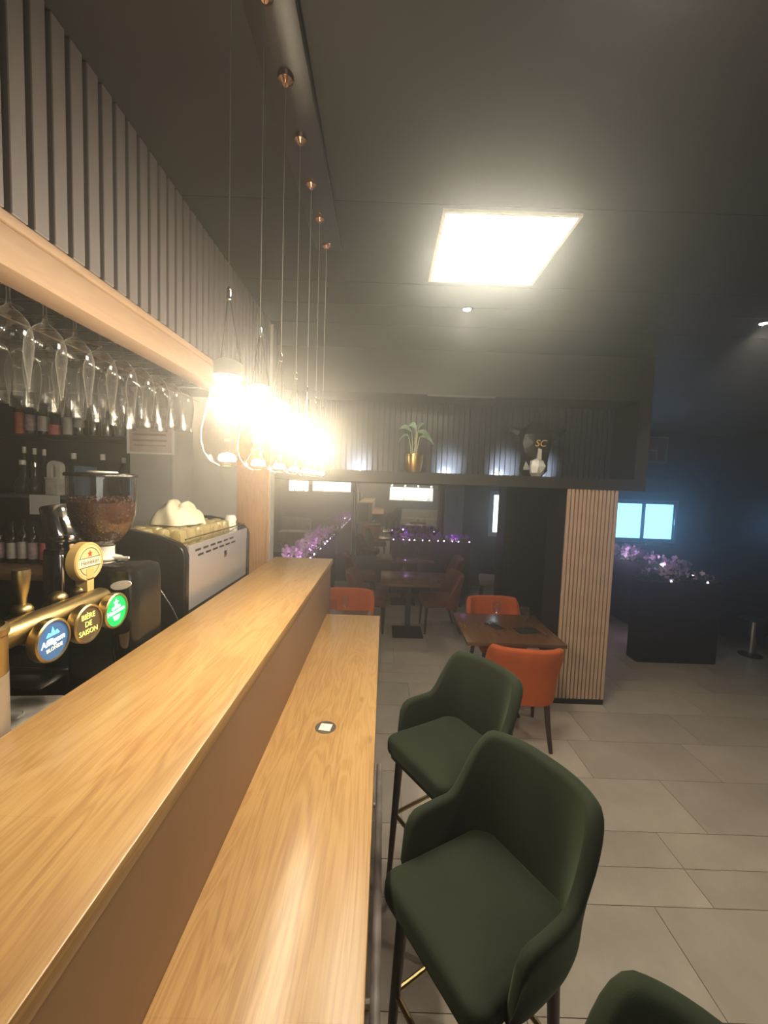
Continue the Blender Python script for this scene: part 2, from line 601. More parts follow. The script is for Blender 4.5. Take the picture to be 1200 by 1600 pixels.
ceiling = MB().box(XL - .1, XR + .1, YR - .1, YB + .1, ZC + 0.02, ZC + 0.14).build('ceiling', m_slatback, kind='structure')
ce = [YR, -2, -1, 0, .9, 1.777, 2.457, 2.75, 3.075, 3.6, 4.7, 5.8, 6.9, YB]
for a, b in zip(ce[:-1], ce[1:]):
    MB().box(XL, XR, a + .002, b - .002, ZC, ZC + 0.02).build('panel', m_ceil, ceiling, False)

w_right = MB().box(XR, XR + .1, YR, YB, -0.1, ZC + .1).build('wall_right', m_black, kind='structure', smooth=False)
w_rear = MB().box(XL - .1, XR + .1, YR - .1, YR, -0.1, ZC + .1).build('wall_rear', m_brownpaint, kind='structure', smooth=False)
w_left = MB().box(XL - .1, XL, YR, YB, -0.1, ZC + .1).build('wall_left', m_black, kind='structure', smooth=False)


def wall_with_holes(x0, x1, y0, y1, z0, z1, holes):
    """wall along X with rectangular openings (xa, xb, za, zb), sorted by xa."""
    b = MB()
    x = x0
    for xa, xb, za, zb in holes:
        b.box(x, xa, y0, y1, z0, z1)
        b.box(xa, xb, y0, y1, z0, za)
        b.box(xa, xb, y0, y1, zb, z1)
        x = xb
    b.box(x, x1, y0, y1, z0, z1)
    return b


W1 = (4.55, 5.86, 1.00, 1.86)
W2 = (2.10, 2.42, 1.02, 1.93)
w_back = wall_with_holes(XL - .1, XR + .1, YB, YB + .14, -0.1, ZC + .1, [W2, W1]).build('wall_back', m_navy, kind='structure', smooth=False)


def window(name, W, panes, label_frame=True, y=YB, bright=False):
    xa, xb, za, zb = W
    f = MB()
    t = 0.05
    f.box(xa, xb, y - .01, y + .07, za, za + t).box(xa, xb, y - .01, y + .07, zb - t, zb)
    f.box(xa, xa + t, y - .01, y + .07, za + t, zb - t).box(xb - t, xb, y - .01, y + .07, za + t, zb - t)
    w = f.build(name, m_winframe, kind='structure', smooth=False)
    n = len(panes) - 1
    xs = [xa + t + (xb - xa - 2 * t) * p for p in panes]
    for k in range(n):
        a, b = xs[k], xs[k + 1]
        s = MB()
        q = 0.035
        s.box(a, b, y + .005, y + .05, za + t, za + t + q).box(a, b, y + .005, y + .05, zb - t - q, zb - t)
        s.box(a, a + q, y + .005, y + .05, za + t + q, zb - t - q).box(b - q, b, y + .005, y + .05, za + t + q, zb - t - q)
        so = s.build('sash', m_winframe, w, False)
        MB().box(a + q, b - q, y + .022, y + .03, za + t + q, zb - t - q).build('pane', m_panebright if bright else m_pane, so, False)
    MB().box(xb - t - .02, xb - t - .005, y - .03, y + .005, (za + zb) / 2 - .06, (za + zb) / 2 + .06, .003).build('handle', m_steel, w)
    return w


window('window_1', W1, [0, 0.48, 1])
window('window_2', W2, [0, 1], bright=True)
MB().box(W1[0] - .1, W1[1] + .05, YB - .05, YB - .001, W1[2] - .1, W1[2] - .06, .004).build('trim_1', m_navy, kind='structure')
MB().box(4.4, 5.9, YB - .04, YB - .001, 2.0, 2.06, .004).build('trim_2', m_navy, kind='structure')
MB().box(4.8, XR, YB - .04, YB - .001, 2.28, 2.34, .004).build('trim_3', m_navy, kind='structure')
# pale blue wall post at the end of the mirror
MB().box(1.20, 1.56, YB - .12, YB - .001, 0, ZC - .02, .004).build('trim_4', pmat('slate_blue_paint', (0.22, 0.28, 0.38), 0.5), kind='structure')

# black block wall behind the slat column
blk = MB().box(1.79, 2.9, 5.9, 6.3, 0, ZC, .003).build('wall_black_block', m_black, kind='structure')

# slatted wall above the bar
WY1 = 3.12
wl = MB().box(-0.96, -0.925, -0.6, WY1, 2.585, ZC).build('wall_bar', m_slatback, kind='structure', smooth=False)
pitch = 0.0627
sl = MB().box(-0.0125, 0.0125, -0.0225, 0.0225, 2.586, ZC - .001, .002, 1).mesh('slat', m_slat)
y = 0.855 + pitch * 0.0
k = 0
yy = 0.9165 - 0.031 - pitch * 14
while yy < WY1 - 0.02:
    link('slat', sl, wl, (-0.9125, yy, 0))
    yy += pitch
# soffit above the bar and the wall behind the bar
MB().box(XL, -0.96, -0.6, 3.13, 2.60, 2.66).build('trim_5', m_matblack, kind='structure', smooth=False)
w_bar2 = MB().box(XL, -0.89, 3.14, 3.24, 0, ZC).build('wall_behind_bar', m_greywall, kind='structure', smooth=False)
MB().box(-1.64, -1.632, 3.132, 3.142, 0, 2.6).build('trim_6', m_matblack, kind='structure', smooth=False)

# ------------------------------------------------------------------ bar counter
bar = thing('bar_counter', 'two level oak topped bar counter with brown front panel', 'bar counter', (-0.4, 1.3, 0))


def bx(x0, x1, y0, y1, z0, z1, name, mat, parent, bev=0.003, **p):
    """box in world coordinates below a thing whose root is not rotated."""
    l = parent.location if parent.parent is None else parent.parent.location
    return MB().box(x0 - l.x, x1 - l.x, y0 - l.y, y1 - l.y, z0 - l.z, z1 - l.z, bev).build(name, mat, parent, **p)


bx(-0.835, -0.383, -1.2, 3.09, 1.352, 1.39, 'upper_top', m_oak, bar, .003, label='oak upper counter top')
bx(-0.50, -0.395, -1.2, 3.06, 0.10, 1.352, 'front_panel', m_panel, bar, .002, label='plain brown front panel')
bx(-0.395, -0.003, -1.2, 2.882, 0.985, 1.02, 'lower_ledge', m_oak, bar, .004, label='oak drinking ledge')
bx(-0.83, -0.50, -1.2, 3.04, 0.0, 1.352, 'carcass', m_matblack, bar, .002)
bx(-0.49, -0.41, -1.2, 3.04, 0.0, 0.10, 'plinth', m_matblack, bar, .002)
for yb in (-0.6, 0.4, 1.4, 2.5):
    l = bar.location
    MB().prism([(-0.395 - l.x, 0.985), (-0.08 - l.x, 0.985), (-0.395 - l.x, 0.72)], yb - .012 - l.y, yb + .012 - l.y, 'Y').build('bracket', m_matblack, bar, False)
wb = thing('work_bench', 'black work bench behind the bar under the coffee machine', 'work bench', (-1.2, 1.5, 0))
bx(-1.55, -0.845, -0.4, 3.10, 1.16, 1.20, 'bench_top', m_gloss, wb, .003)
bx(-1.50, -0.86, -0.4, 3.08, 0.0, 1.16, 'bench_body', m_matblack, wb, .003)

st = thing('sticker', 'round grey sticker with white square on the lower ledge', 'sticker', (-0.2, 1.515, 1.0202))
MB().lathe([(0, 0), (.041, 0), (.041, .0008), (0, .0008)], 32).build('disc', m_greylabel, st)
MB().box(-.023, .023, -.022, .022, .0008, .0014, rot=Matrix.Rotation(math.radians(-8), 3, 'Z')).build('square', m_paper, st, False)

fr = thing('foot_rail', 'worn round metal foot rail running along the bar', 'foot rail', (0.028, 1.0, 0))
l = fr.location
MB().tube([(0, -1.6, .22), (0, 1.4, .22), (0, 1.405, .22)], [.019, .019, .012], 14).build('rail', m_rail, fr)
for yb in (-.9, .25, 1.1):
    MB().tube([(0, yb, .215), (-.20, yb, .215), (-.415, yb, .215)], .011, 8).build('rail_bracket', m_rail, fr)

# ------------------------------------------------------------------ beam, post, glass rack
beam = thing('wooden_beam', 'long pale oak beam over the bar below charcoal slats', 'beam', (-0.95, 1.3, 2.46))
l = beam.location
MB().box(-.05, .045, -1.85, 1.815, 0, .094, .002).build('fascia', m_oakbeam, beam)
MB().box(-.06, .05, -1.85, 1.815, .097, .123, .003).build('cap_board', m_oakbeam, beam)
post = thing('wooden_post', 'flat oak post at the far end of the bar', 'post', (-1.02, 3.125, 0))
MB().box(-.13, .12, -.0, .014, 0.0, 2.46, .002).build('face_board', m_oakz, post)
MB().box(.105, .122, -.012, .0, 0.0, 2.46, .002).build('edge_strip', m_oakz, post)

rack = thing('glass_rack', 'chrome wire glass rack hanging behind the oak beam', 'glass rack', (-1.2, 1.4, 2.47))
for k in range(40):
    y = 1.135 - 1.4 - .119 * 10 + .119 * (k // 2) + (.07, .095)[k % 2]
    MB().tube([(-.32, y, .013), (.23, y, .013)], .0024, 6).build('wire', m_chrome, rack)
for x in (-.32, -.045, .23):
    MB().tube([(x, -1.0, .008), (x, 1.3, .008)], .003, 6).build('rail', m_chrome, rack)
for y in (-.6, .3, 1.2):
    for x in (-.32, .23):
        MB().tube([(x, y, .012), (x, y, .13)], .003, 6).build('hanger', m_chrome, rack)

# wine glass hanging upside down: rim at z=0, foot at the top
wg = thing('wine_glass', 'x', 'wine glass', (0, 0, 0), 0, 'wine glasses hanging in the rack')
prof = [(.041, 0), (.0435, .03), (.049, .075), (.053, .115), (.051, .150), (.042, .180), (.026, .200), (.010, .212), (.0055, .220)]
MB().lathe(prof, 28).build('bowl', m_glass, wg)
MB().lathe([(.0415, -.0008), (.0425, .0006), (.0415, .0016), (.0405, .0006), (.0415, -.0008)], 28).build('rim', m_glass, wg)
MB().lathe([(.0055, .220), (.0042, .240), (.0042, .262), (.008, .272), (.030, .276), (.036, .278), (.036, .279), (0, .2795)], 20).build('foot', m_glass, wg)
first = True
names = ['nearest', 'second', 'third', 'fourth', 'fifth', 'sixth', 'seventh', 'eighth', 'ninth', 'tenth']
for r, x in enumerate((-1.05, -1.20, -1.35)):
    for k in range(9):
        y = 1.135 + 0.119 * k + (0.0, 0.045, 0.02)[r]
        z = 2.219
        lab = ('%s wine glass hanging in the front row of the rack' % names[k]) if r == 0 else \
            ('%s wine glass hanging in the %s row of the rack' % (names[k], ('', 'middle', 'rear')[r]))
        if first:
            g = wg
            g.location = (x, y, z)
            g['label'] = lab
            first = False
        else:
            dup(wg, (x, y, z), random.uniform(0, 6), lab)

# ------------------------------------------------------------------ pendant lamps
rail = thing('pendant_rail', 'dark flat ceiling rail carrying the pendant cords', 'ceiling rail', (-0.322, 1.0, ZC - .0005))
MB().box(-.066, .066, -.45, 1.09, -.030, 0, .002).build('rail_body', pmat('dark_rail', (0.03, 0.026, 0.028), 0.35), rail)
MB().box(.0665, .069, -.45, 1.09, -.026, -.001).build('edge_strip', m_slatback, rail, False)

pend = thing('pendant_lamp', 'x', 'pendant lamp', (0, 0, 0), 0, 'clear teardrop pendant lamps in a row over the bar')
# origin at the bottom of the glass; ceiling rail underside at ZC-.03
ztop = ZC - .031 - 2.004
MB().lathe([(0, .006), (.020, .002), (.036, .012), (.046, .030), (.051, .052), (.050, .075), (.044, .105), (.036, .140), (.030, .170), (.0275, .188)], 32).build('glass', m_bulb, pend)
MB().lathe([(0, .215), (.018, .215), (.0285, .208), (.0285, .182), (.024, .182), (.024, .178), (0, .178)], 24).build('cap', pmat('cream_cap', (0.75, 0.72, 0.66), 0.4), pend)
MB().lathe([(0, .177), (.021, .177), (.021, .168), (.012, .150), (0, .148)], 20).build('led', m_filament, pend)
MB().lathe([(0, .012), (.016, .0125), (.018, .018), (.014, .026), (0, .030)], 20).build('lens', m_ledglint, pend)  # glowing disc stands in for the LED mirrored in the glass bottom
b = MB()
for a in (0.3, 2.4, 4.5):
    b.tube([(.024 * math.cos(a), .024 * math.sin(a), .212), (.003 * math.cos(a), .003 * math.sin(a), .335)], .0011, 5)
b.build('suspension_wires', m_chrome, pend)
MB().lathe([(0, .332), (.0045, .334), (.0045, .352), (.002, .358), (0, .358)], 10).build('cord_grip', m_chrome, pend)
MB().tube([(0, 0, .356), (0, 0, ztop)], .0011, 6).build('cord', pmat('grey_cord', (0.35, 0.33, 0.30), 0.5), pend)
MB().lathe([(0, ztop - .022), (.008, ztop - .022), (.021, ztop - .012), (.024, ztop), (0, ztop)], 20).build('canopy', m_copper, pend)
lamp('lamp_light', 'POINT', (0, 0, .125), L_PEND, (1.0, .87, .66), .018, pend)
for k in range(7):
    y = 2.04 - .202 * (6 - k)
    lab = '%s teardrop pendant lamp in the row over the bar' % (names[k] if k < 6 else 'farthest')
    if k == 0:
        pend.location = (-.325, y, 2.004)
        pend['label'] = lab
    else:
        dup(pend, (-.325, y, 2.004), random.uniform(0, 6), lab)


# ------------------------------------------------------------------ ceiling lights
def led_panel(x, y, lab):
    t = thing('ceiling_panel_light', lab, 'ceiling light', (x, y, ZC))
    MB().box(-.285, .285, -.285, .285, -.012, -.008).build('diffuser', m_led, t, False)
    f = MB()
    for s in (-1, 1):
        f.box(-.3, .3, .285 * s - (.015 if s < 0 else 0), .285 * s + (.015 if s > 0 else 0), -.013, -.0005)
        f.box(.285 * s - (.015 if s < 0 else 0), .285 * s + (.015 if s > 0 else 0), -.285, .285, -.013, -.0005)
    f.build('frame', pmat('cream_frame', (0.62, 0.58, 0.45), 0.5), t, False)
    return t


led_panel(.508, 2.10, 'square glowing LED panel set in the dark ceiling')


def downlight(x, y, lab, z=ZC, e=L_SPOT):
    t = thing('ceiling_spot', lab, 'ceiling light', (x, y, z))
    MB().lathe([(.024, -.001), (.030, -.007), (.040, -.006), (.042, -.0005), (.024, -.0005)], 24).build('ring', m_matblack, t)
    MB().lathe([(0, -.004), (.0235, -.004), (.0235, -.001), (0, -.001)], 20).build('lens', m_spot, t)
    lamp('spot_light', 'SPOT', (0, 0, -.02), e, (1.0, .87, .70), .03, t, (0, 0, 0), math.radians(120), .6)
    return t


downlight(.507, 2.765, 'small round ceiling spot just beyond the square light panel', e=28.0)
downlight(2.54, 2.82, 'small round ceiling spot at the right edge of the photo', e=34.0)
downlight(2.54, 0.75, 'small round ceiling spot above the floor to the right of the bar stools')
downlight(.45, 5.7, 'added unseen ceiling spot above the middle table behind the niche', e=40.0)  # added out of sight to brighten the middle table and chairs
downlight(1.75, -1.6, 'added unseen ceiling spot above the bench at the rear wall')  # added so the rear bench shows up in the mirror
downlight(-2.7, 4.4, 'added unseen ceiling spot above the bench behind the bar wall', e=40.0)  # added to light the left bench for its reflection
downlight(.507, 0.75, 'added unseen ceiling spot above the nearest bar stool', e=7.0)  # added weak fill over the counter and stools

# ------------------------------------------------------------------ bulkhead niche and slatted column
BY = 3.60
bh = MB()
bh.box(-2.9, 2.33, BY, 4.02, 2.785, ZC - .001)              # lintel
bh.box(-2.9, 2.33, BY, 4.02, 2.0, 2.10)                     # lower deck
bh.box(2.22, 2.33, BY, 4.02, 2.10, 2.785)                   # right cheek
bh.box(-2.9, 2.22, 3.99, 4.02, 2.10, 2.785)                 # back
bulk = bh.build('bulkhead', m_brownpaint, kind='structure', smooth=False)
sl2 = MB().box(-.021, .021, -.012, .006, 2.101, 2.784, .0015, 1).mesh('slat', m_lacq)
x = -2.86
while x < 2.2:
    link('slat', sl2, bulk, (x, 3.983, 0))
    x += 0.052
MB().box(.35, .95, BY - .004, BY, 2.77, 2.785).build('light_strip', m_greylabel, bulk, False)

colm = thing('slatted_column', 'square column clad in pale oak slats under the black niche', 'column', (1.87, 3.82, 0))
MB().box(-.228, .225, -.184, .2, 0.001, 1.999).build('core', m_slatback, colm, False)
MB().box(-.232, .232, -.205, -.188, 0.001, .055, .002).build('skirting', m_matblack, colm)
cs = MB().box(-.0130, .0130, -.016, .005, .056, 1.999, .0015, 1).mesh('slat', m_slatwood)
for k in range(13):
    link('slat', cs, colm, (-.2125 + k * .03542, -.198, 0))
cs2 = MB().box(-.005, .012, -.0128, .0128, .056, 1.999, .0015, 1).mesh('slat', m_slatwood)
for k in range(11):
    link('slat', cs2, colm, (.23, -.178 + k * .03542, 0))

for k, x in enumerate((-.27, .62, 1.16, 1.52)):  # added pucks stand in for bright reflections low on the slats
    t = thing('uplight', ['added niche uplight left of the gold pot', 'added niche uplight right of the gold pot',
                          'added niche uplight left of the black bust', 'added niche uplight right of the black bust'][k], 'light', (x, 3.74, 2.1003), 0, 'added uplights in the niche')
    MB().lathe([(0, 0), (.02, 0), (.02, .003), (.016, .0035), (0, .0035)], 16).build('puck', m_matblack, t)
    MB().lathe([(0, .0036), (.012, .0036), (.012, .0042), (0, .0042)], 12).build('lens', m_coolpuck, t)
    lamp('added_puck_light', 'SPOT', (0, 0, .0055), 38.0, (.66, .80, 1.0), .003, t, (math.radians(105), 0, 0), math.radians(84), .9)

# potted plant in the niche
pp = thing('potted_plant', 'leafy plant with long pale stems in a gold pot in the niche', 'plant', (.26, 3.72, 2.1005))
MB().lathe([(0, 0), (.058, 0), (.066, .02), (.080, .10), (.083, .165), (.076, .165), (.074, .13), (0, .128)], 32).build('pot', m_gold, pp)
MB().lathe([(0, .129), (.0735, .129), (.0735, .136), (0, .140)], 20).build('soil', m_soil, pp)


def leaf(b, base, tip, w, droop=.03, n=6, roll=0.0):
    base, tip = Vector(base), Vector(tip)
    d = tip - base
    side = d.cross(Vector((0, 0, 1)))
    if side.length < 1e-4:
        side = Vector((1, 0, 0))
    side.normalize()
    side = Matrix.Rotation(roll, 3, d.normalized()) @ side
    rowsL = []
    for i in range(n + 1):
        t = i / n
        c = base + d * t + Vector((0, 0, droop * math.sin(t * PI) - droop * t * t))
        ww = w * (math.sin(PI * min(1, t * .93 + .04)) ** .75)
        rowsL.append([c - side * ww + Vector((0, 0, .012 * ww / w)), c - Vector((0, 0, .004)), c + side * ww + Vector((0, 0, .012 * ww / w))])
    b.grid(rowsL)


lv = [((-.06, -.01, .33), (-.15, -.03, .29), .03, .3), ((-.03, .02, .37), (-.15, .03, .41), .035, .5), ((.01, -.02, .385), (-.07, -.05, .43), .028, .9),
      ((.02, 0, .37), (.16, -.02, .30), .042, -.5), ((.04, -.02, .32), (.17, -.05, .275), .03, -.4), ((.03, .03, .40), (.10, .05, .46), .03, .4), ((0, .01, .40), (.02, .06, .45), .025, 0.2)]
for k, (a, t_, w, r_) in enumerate(lv):
    b = MB()
    leaf(b, a, t_, w, .02, 6, r_)
    b.build('leaf', m_leaf, pp)
    MB().tube([((-.03 + .01 * k), random.uniform(-.015, .015), .135), (a[0] * .6, a[1], (a[2] + .13) / 2), a], [.0045, .004, .003], 6).build('stem', m_stem, pp)

# black animal bust with white faceted muzzle
bu = thing('animal_bust', 'black sculpted animal head with white faceted muzzle and gold letters', 'sculpture', (1.37, 3.72, 2.1005))


def facet_blob(pts_r, n=8, jit=.012, seed=3):
    rnd = random.Random(seed)
    b = MB()
    rowsB = []
    for (z, rx, ry, cx, cy) in pts_r:
        rowsB.append([(cx + rx * math.cos(2 * PI * k / n) + rnd.uniform(-jit, jit), cy + ry * math.sin(2 * PI * k / n) + rnd.uniform(-jit, jit), z) for k in range(n)])
    b.grid(rowsB, cv=True, cap0=True, cap1=True)
    bmesh.ops.triangulate(b.bm, faces=b.bm.faces[:])
    return b


facet_blob([(0, .09, .07, 0, .04), (.06, .13, .09, 0, .04), (.14, .12, .10, 0, .03), (.22, .13, .11, 0, .02), (.30, .15, .12, 0, .02), (.38, .15, .12, 0, .03), (.45, .10, .09, 0, .04), (.49, .04, .04, 0, .05)], 10).build('head', m_gloss, bu, False)
facet_blob([(0, .035, .03, .0, -.07), (.03, .065, .05, -.01, -.08), (.09, .07, .06, .0, -.085), (.14, .055, .045, .0, -.075), (.16, .02, .03, 0, -.065)], 7, .010, 5).build('muzzle', m_white, bu, False, label='white faceted muzzle')
MB().prism([(-.018, .15), (.018, .15), (.016, .24), (-.012, .25)], -.112, -.085, 'Y').build('blaze', m_white, bu, False, label='white blaze above the muzzle')
for s in (-1, 1):
    b = MB()
    b.tube([(s * .11, .02, .38), (s * .18, .0, .39), (s * .235, -.01, .42), (s * .265, -.01, .44)], [.05, .045, .03, .006], 6)
    b.build('ear', m_gloss, bu, False)
me = text_mesh('SC', .085, pmat('gold_letter', (.85, .55, .16), .4, .2), .003, .2)
o = link('lettering', me, bu, (0.0, -.1175, .29), label='gold letters')
o.rotation_euler = (PI / 2, 0, 0)
MB().prism([(.045, .075), (.055, .07), (.06, .08), (.05, .085)], -.150, -.125, 'Y').build('nostril', m_matblack, bu, False)


# ------------------------------------------------------------------ chairs
def smooth01(x):
    x = max(0, min(1, x))
    return x * x * (3 - 2 * x)


def shell(w, d, y_c, z0, arm, back, A, th, lean, a0, a1, p=.8, n=44, armlean=None):
    """upholstered wrap-around back; local front is +Y. A = half angle of the wrap."""
    rowsS = []
    for i in range(n + 1):
        u = -1 + 2 * i / n
        ang = u * A

        def pos(t):
            sx, cx = math.sin(t), math.cos(t)
            return Vector((w * math.copysign(abs(sx) ** p, sx), y_c - d * math.copysign(abs(cx) ** p, cx), 0))
        c = pos(ang)
        e = 1e-3
        tg = (pos(ang + e) - pos(ang - e)).normalized()
        nrm = Vector((tg.y, -tg.x, 0))
        aa = abs(ang)
        k = smooth01((a1 - aa) / (a1 - a0))
        zt = arm + (back - arm) * k
        endu = max(0.0, (abs(u) - .86) / .14)
        er = math.sqrt(max(0.0, 1 - endu ** 2.2))
        t = th * (.55 + .45 * er) * (0.75 + .25 * k)
        zt = z0 + (zt - z0) * (.30 + .70 * er)
        hgt = zt - z0
        ln = lean * (k if armlean is None else armlean + (1 - armlean) * k)
        pts = []
        m = 6
        for j in range(m + 1):            # inner side, bottom to top
            f = j / m
            z = z0 + (hgt - t / 2) * f
            pts.append(c + nrm * (-t / 2 + ln * f * f) + Vector((0, 0, z)))
        for j in range(1, 6):             # rounded top
            a = PI - PI * j / 6
            pts.append(c + nrm * (ln + t / 2 * math.cos(a)) + Vector((0, 0, zt - t / 2 + t / 2 * math.sin(a))))
        for j in range(m, -1, -1):        # outer side
            f = j / m
            z = z0 + (hgt - t / 2) * f
            pts.append(c + nrm * (t / 2 * (1 if f > .15 else .6 + .4 * f / .15) + ln * f * f) + Vector((0, 0, z)))
        rowsS.append(pts)
    b = MB()
    b.grid(rowsS, cv=True, cap0=True, cap1=True)
    return b


def cushion(outline, z0, z1, r, dome=.012, rim=None):
    """soft seat from a closed 2D outline (x,y): rounded bottom and top edges with a slight dome."""
    cx = sum(p[0] for p in outline) / len(outline)
    cy = sum(p[1] for p in outline) / len(outline)
    lev = []
    for a in (0, 30, 60, 90):
        q = math.radians(a)
        lev.append((r * (1 - math.sin(q)), z0 + r * (1 - math.cos(q))))
    for a in (90, 60, 30, 0):
        q = math.radians(a)
        lev.append((r * (1 - math.sin(q)), z1 - r * (1 - math.cos(q))))
    rowsC = []
    for ins, z in lev:
        row = []
        for x, y in outline:
            dx, dy = x - cx, y - cy
            L_ = math.hypot(dx, dy)
            f = (L_ - ins) / L_
            row.append((cx + dx * f, cy + dy * f, z))
        rowsC.append(row)
    for f, dz in ((.75, .6), (.45, .9), (.15, 1.0)):
        last = lev[-1]
        row = []
        for x, y in outline:
            dx, dy = x - cx, y - cy
            L_ = math.hypot(dx, dy)
            g = (L_ - last[0]) / L_ * f
            row.append((cx + dx * g, cy + dy * g, z1 + dome * dz))
        rowsC.append(row)
    b = MB()
    b.grid(rowsC, cv=True, cap0=True, cap1=True)
    return b


def rounded_outline(wf, wb, yf, yb, r, n=6):
    """trapezoid outline with rounded corners: half widths front/back, y front/back."""
    cs_ = [(wf - r, yf - r, 0), (-wf + r, yf - r, 90), (-wb + r, yb + r, 180), (wb - r, yb + r, 270)]
    pts = []
    for x, y, a in cs_:
        for k in range(n + 1):
            q = math.radians(a + 90 * k / n)
            pts.append((x + r * math.cos(q), y + r * math.sin(q)))
        # extra points along the straight sides keep the dome smooth
    out = []
    for i, p in enumerate(pts):
        q = pts[(i + 1) % len(pts)]
        out.append(p)
        if math.hypot(q[0] - p[0], q[1] - p[1]) > .08:
            for t in (.25, .5, .75):
                out.append((p[0] + (q[0] - p[0]) * t, p[1] + (q[1] - p[1]) * t))
    return out


def make_stool():
    t = thing('bar_stool', 'x', 'bar stool', (0, 0, 0), 0, 'green velvet bar stools at the bar')
    cushion(rounded_outline(.205, .185, .215, -.20, .045), .725, .805, .026, .014).build('seat', m_green, t, ang=60)
    shell(.215, .235, .0, .735, .925, 1.125, math.radians(112), .05, .045, math.radians(38), math.radians(80), .72, 52, .25).build('backrest', m_green, t, ang=60)
    MB().box(-.18, .18, -.17, .19, .695, .727, .004).build('seat_frame', m_darkleg, t)
    tips = []
    for sx in (-1, 1):
        for sy in (-1, 1):
            top = Vector((sx * .155, .01 + sy * .145, .70))
            bot = Vector((sx * .175, .005 + sy * .18, 0.0))
            MB().cyl(bot, top, .011, .019, 12).build('leg', m_darkleg, t)
            tips.append((sx, sy, top, bot))

    def at(sx, sy, z):
        top = Vector((sx * .155, .01 + sy * .145, .70)); bot = Vector((sx * .175, .005 + sy * .18, 0.0))
        return bot + (top - bot) * (z / .70)
    for a, b_, z in (((-1, 1), (1, 1), .42), ((-1, -1), (1, -1), .42), ((-1, -1), (-1, 1), .42), ((1, -1), (1, 1), .42)):
        MB().tube([at(*a, z), at(*b_, z)], .009, 10).build('stretcher', m_brass, t, label='brass stretcher')
    return t


face = math.atan2(-.534, -.846) - PI / 2       # local +Y turned to the bar
stool = make_stool()
stool['label'] = 'dark green velvet bar stool, the whole one nearest the camera'
stool.location = (.315, 1.085, 0)
stool.rotation_euler = (0, 0, face)
dup(stool, (.33, 1.765, 0), face + .03, 'dark green velvet bar stool farthest along the bar, before the orange chair')
dup(stool, (.385, .375, 0), face + .02, 'dark green bar stool cut off at the bottom right corner')


def make_chair(name, fab, label, group):
    t = thing(name, label, 'chair', (0, 0, 0), 0, group)
    cushion(rounded_outline(.235, .20, .25, -.20, .05), .36, .475, .03, .012).build('seat', fab, t, ang=60)
    shell(.245, .225, -.01, .345, .56, .80, math.radians(86), .055, .055, math.radians(48), math.radians(86), .62, 44, .4).build('backrest', fab, t, ang=60)
    for sx in (-1, 1):
        MB().tube([(sx * .19, .20, .37), (sx * .20, .21, .18), (sx * .205, .215, 0)], [.022, .018, .013], 8).build('leg', m_darkleg, t)
        MB().tube([(sx * .185, -.18, .36), (sx * .195, -.205, .2), (sx * .205, -.25, .06), (sx * .21, -.27, 0)], [.024, .021, .017, .014], 8).build('leg', m_darkleg, t)
    return t


oc = make_chair('tub_chair', m_orange, 'orange tub chair with its back to the camera beside the slatted column', 'orange tub chairs')
oc.location = (1.135, 3.185, 0)
oc.rotation_euler = (0, 0, math.radians(-5))
dup(oc, (1.22, 4.08, 0), PI + .05, 'orange tub chair on the far side of the walnut table')
dup(oc, (-.37, 4.20, 0), PI - .05, 'orange tub chair just beyond the far end of the bar')
bc = make_chair('tub_chair', m_brownfab, 'brown red tub chair at the right of the middle table', 'brown red tub chairs')
bc.location = (.80, 5.48, 0)
bc.rotation_euler = (0, 0, math.radians(95))
dup(bc, (-.17, 5.42, 0), math.radians(-92), 'brown red tub chair at the left of the middle table')
dup(bc, (-.35, 6.75, 0), math.radians(-80), 'brown red tub chair at the left of the rear table')
dup(bc, (1.05, 6.72, 0), math.radians(88), 'brown red tub chair at the right of the rear table')
gc = make_chair('tub_chair', m_greyfab, 'grey pink tub chair half hidden by the black wall block', 'grey tub chair')
gc.location = (1.92, 6.75, 0)
gc.rotation_euler = (0, 0, math.radians(80))


def make_table(x0, x1, y0, y1, label, bh_=.20):
    cx, cy = (x0 + x1) / 2, (y0 + y1) / 2
    t = thing('dining_table', label, 'table', (cx, cy, 0), 0, 'pedestal dining tables')
    w, d = (x1 - x0) / 2, (y1 - y0) / 2
    MB().box(-w, w, -d, d, .722, .752, .003).build('tabletop', m_tablewood, t)
    MB().box(-.035, .035, -.035, .035, .025, .70, .003).build('pedestal', m_matblack, t)
    MB().box(-bh_, bh_, -bh_, bh_, 0, .026, .006).build('base', m_matblack, t)
    MB().box(-.18, .18, -.18, .18, .70, .722, .003).build('top_plate', m_matblack, t)
    return t


make_table(.70, 1.50, 3.12, 3.86, 'walnut pedestal table between the orange chairs beside the column', .14)
make_table(-.86, -.09, 3.08, 3.82, 'walnut pedestal table hidden behind the end of the bar ledge')
make_table(-.01, .74, 4.90, 5.66, 'walnut pedestal table between brown red chairs, the middle one')
make_table(-.10, .84, 6.33, 7.05, 'walnut pedestal table in front of the black planter, the rear one')

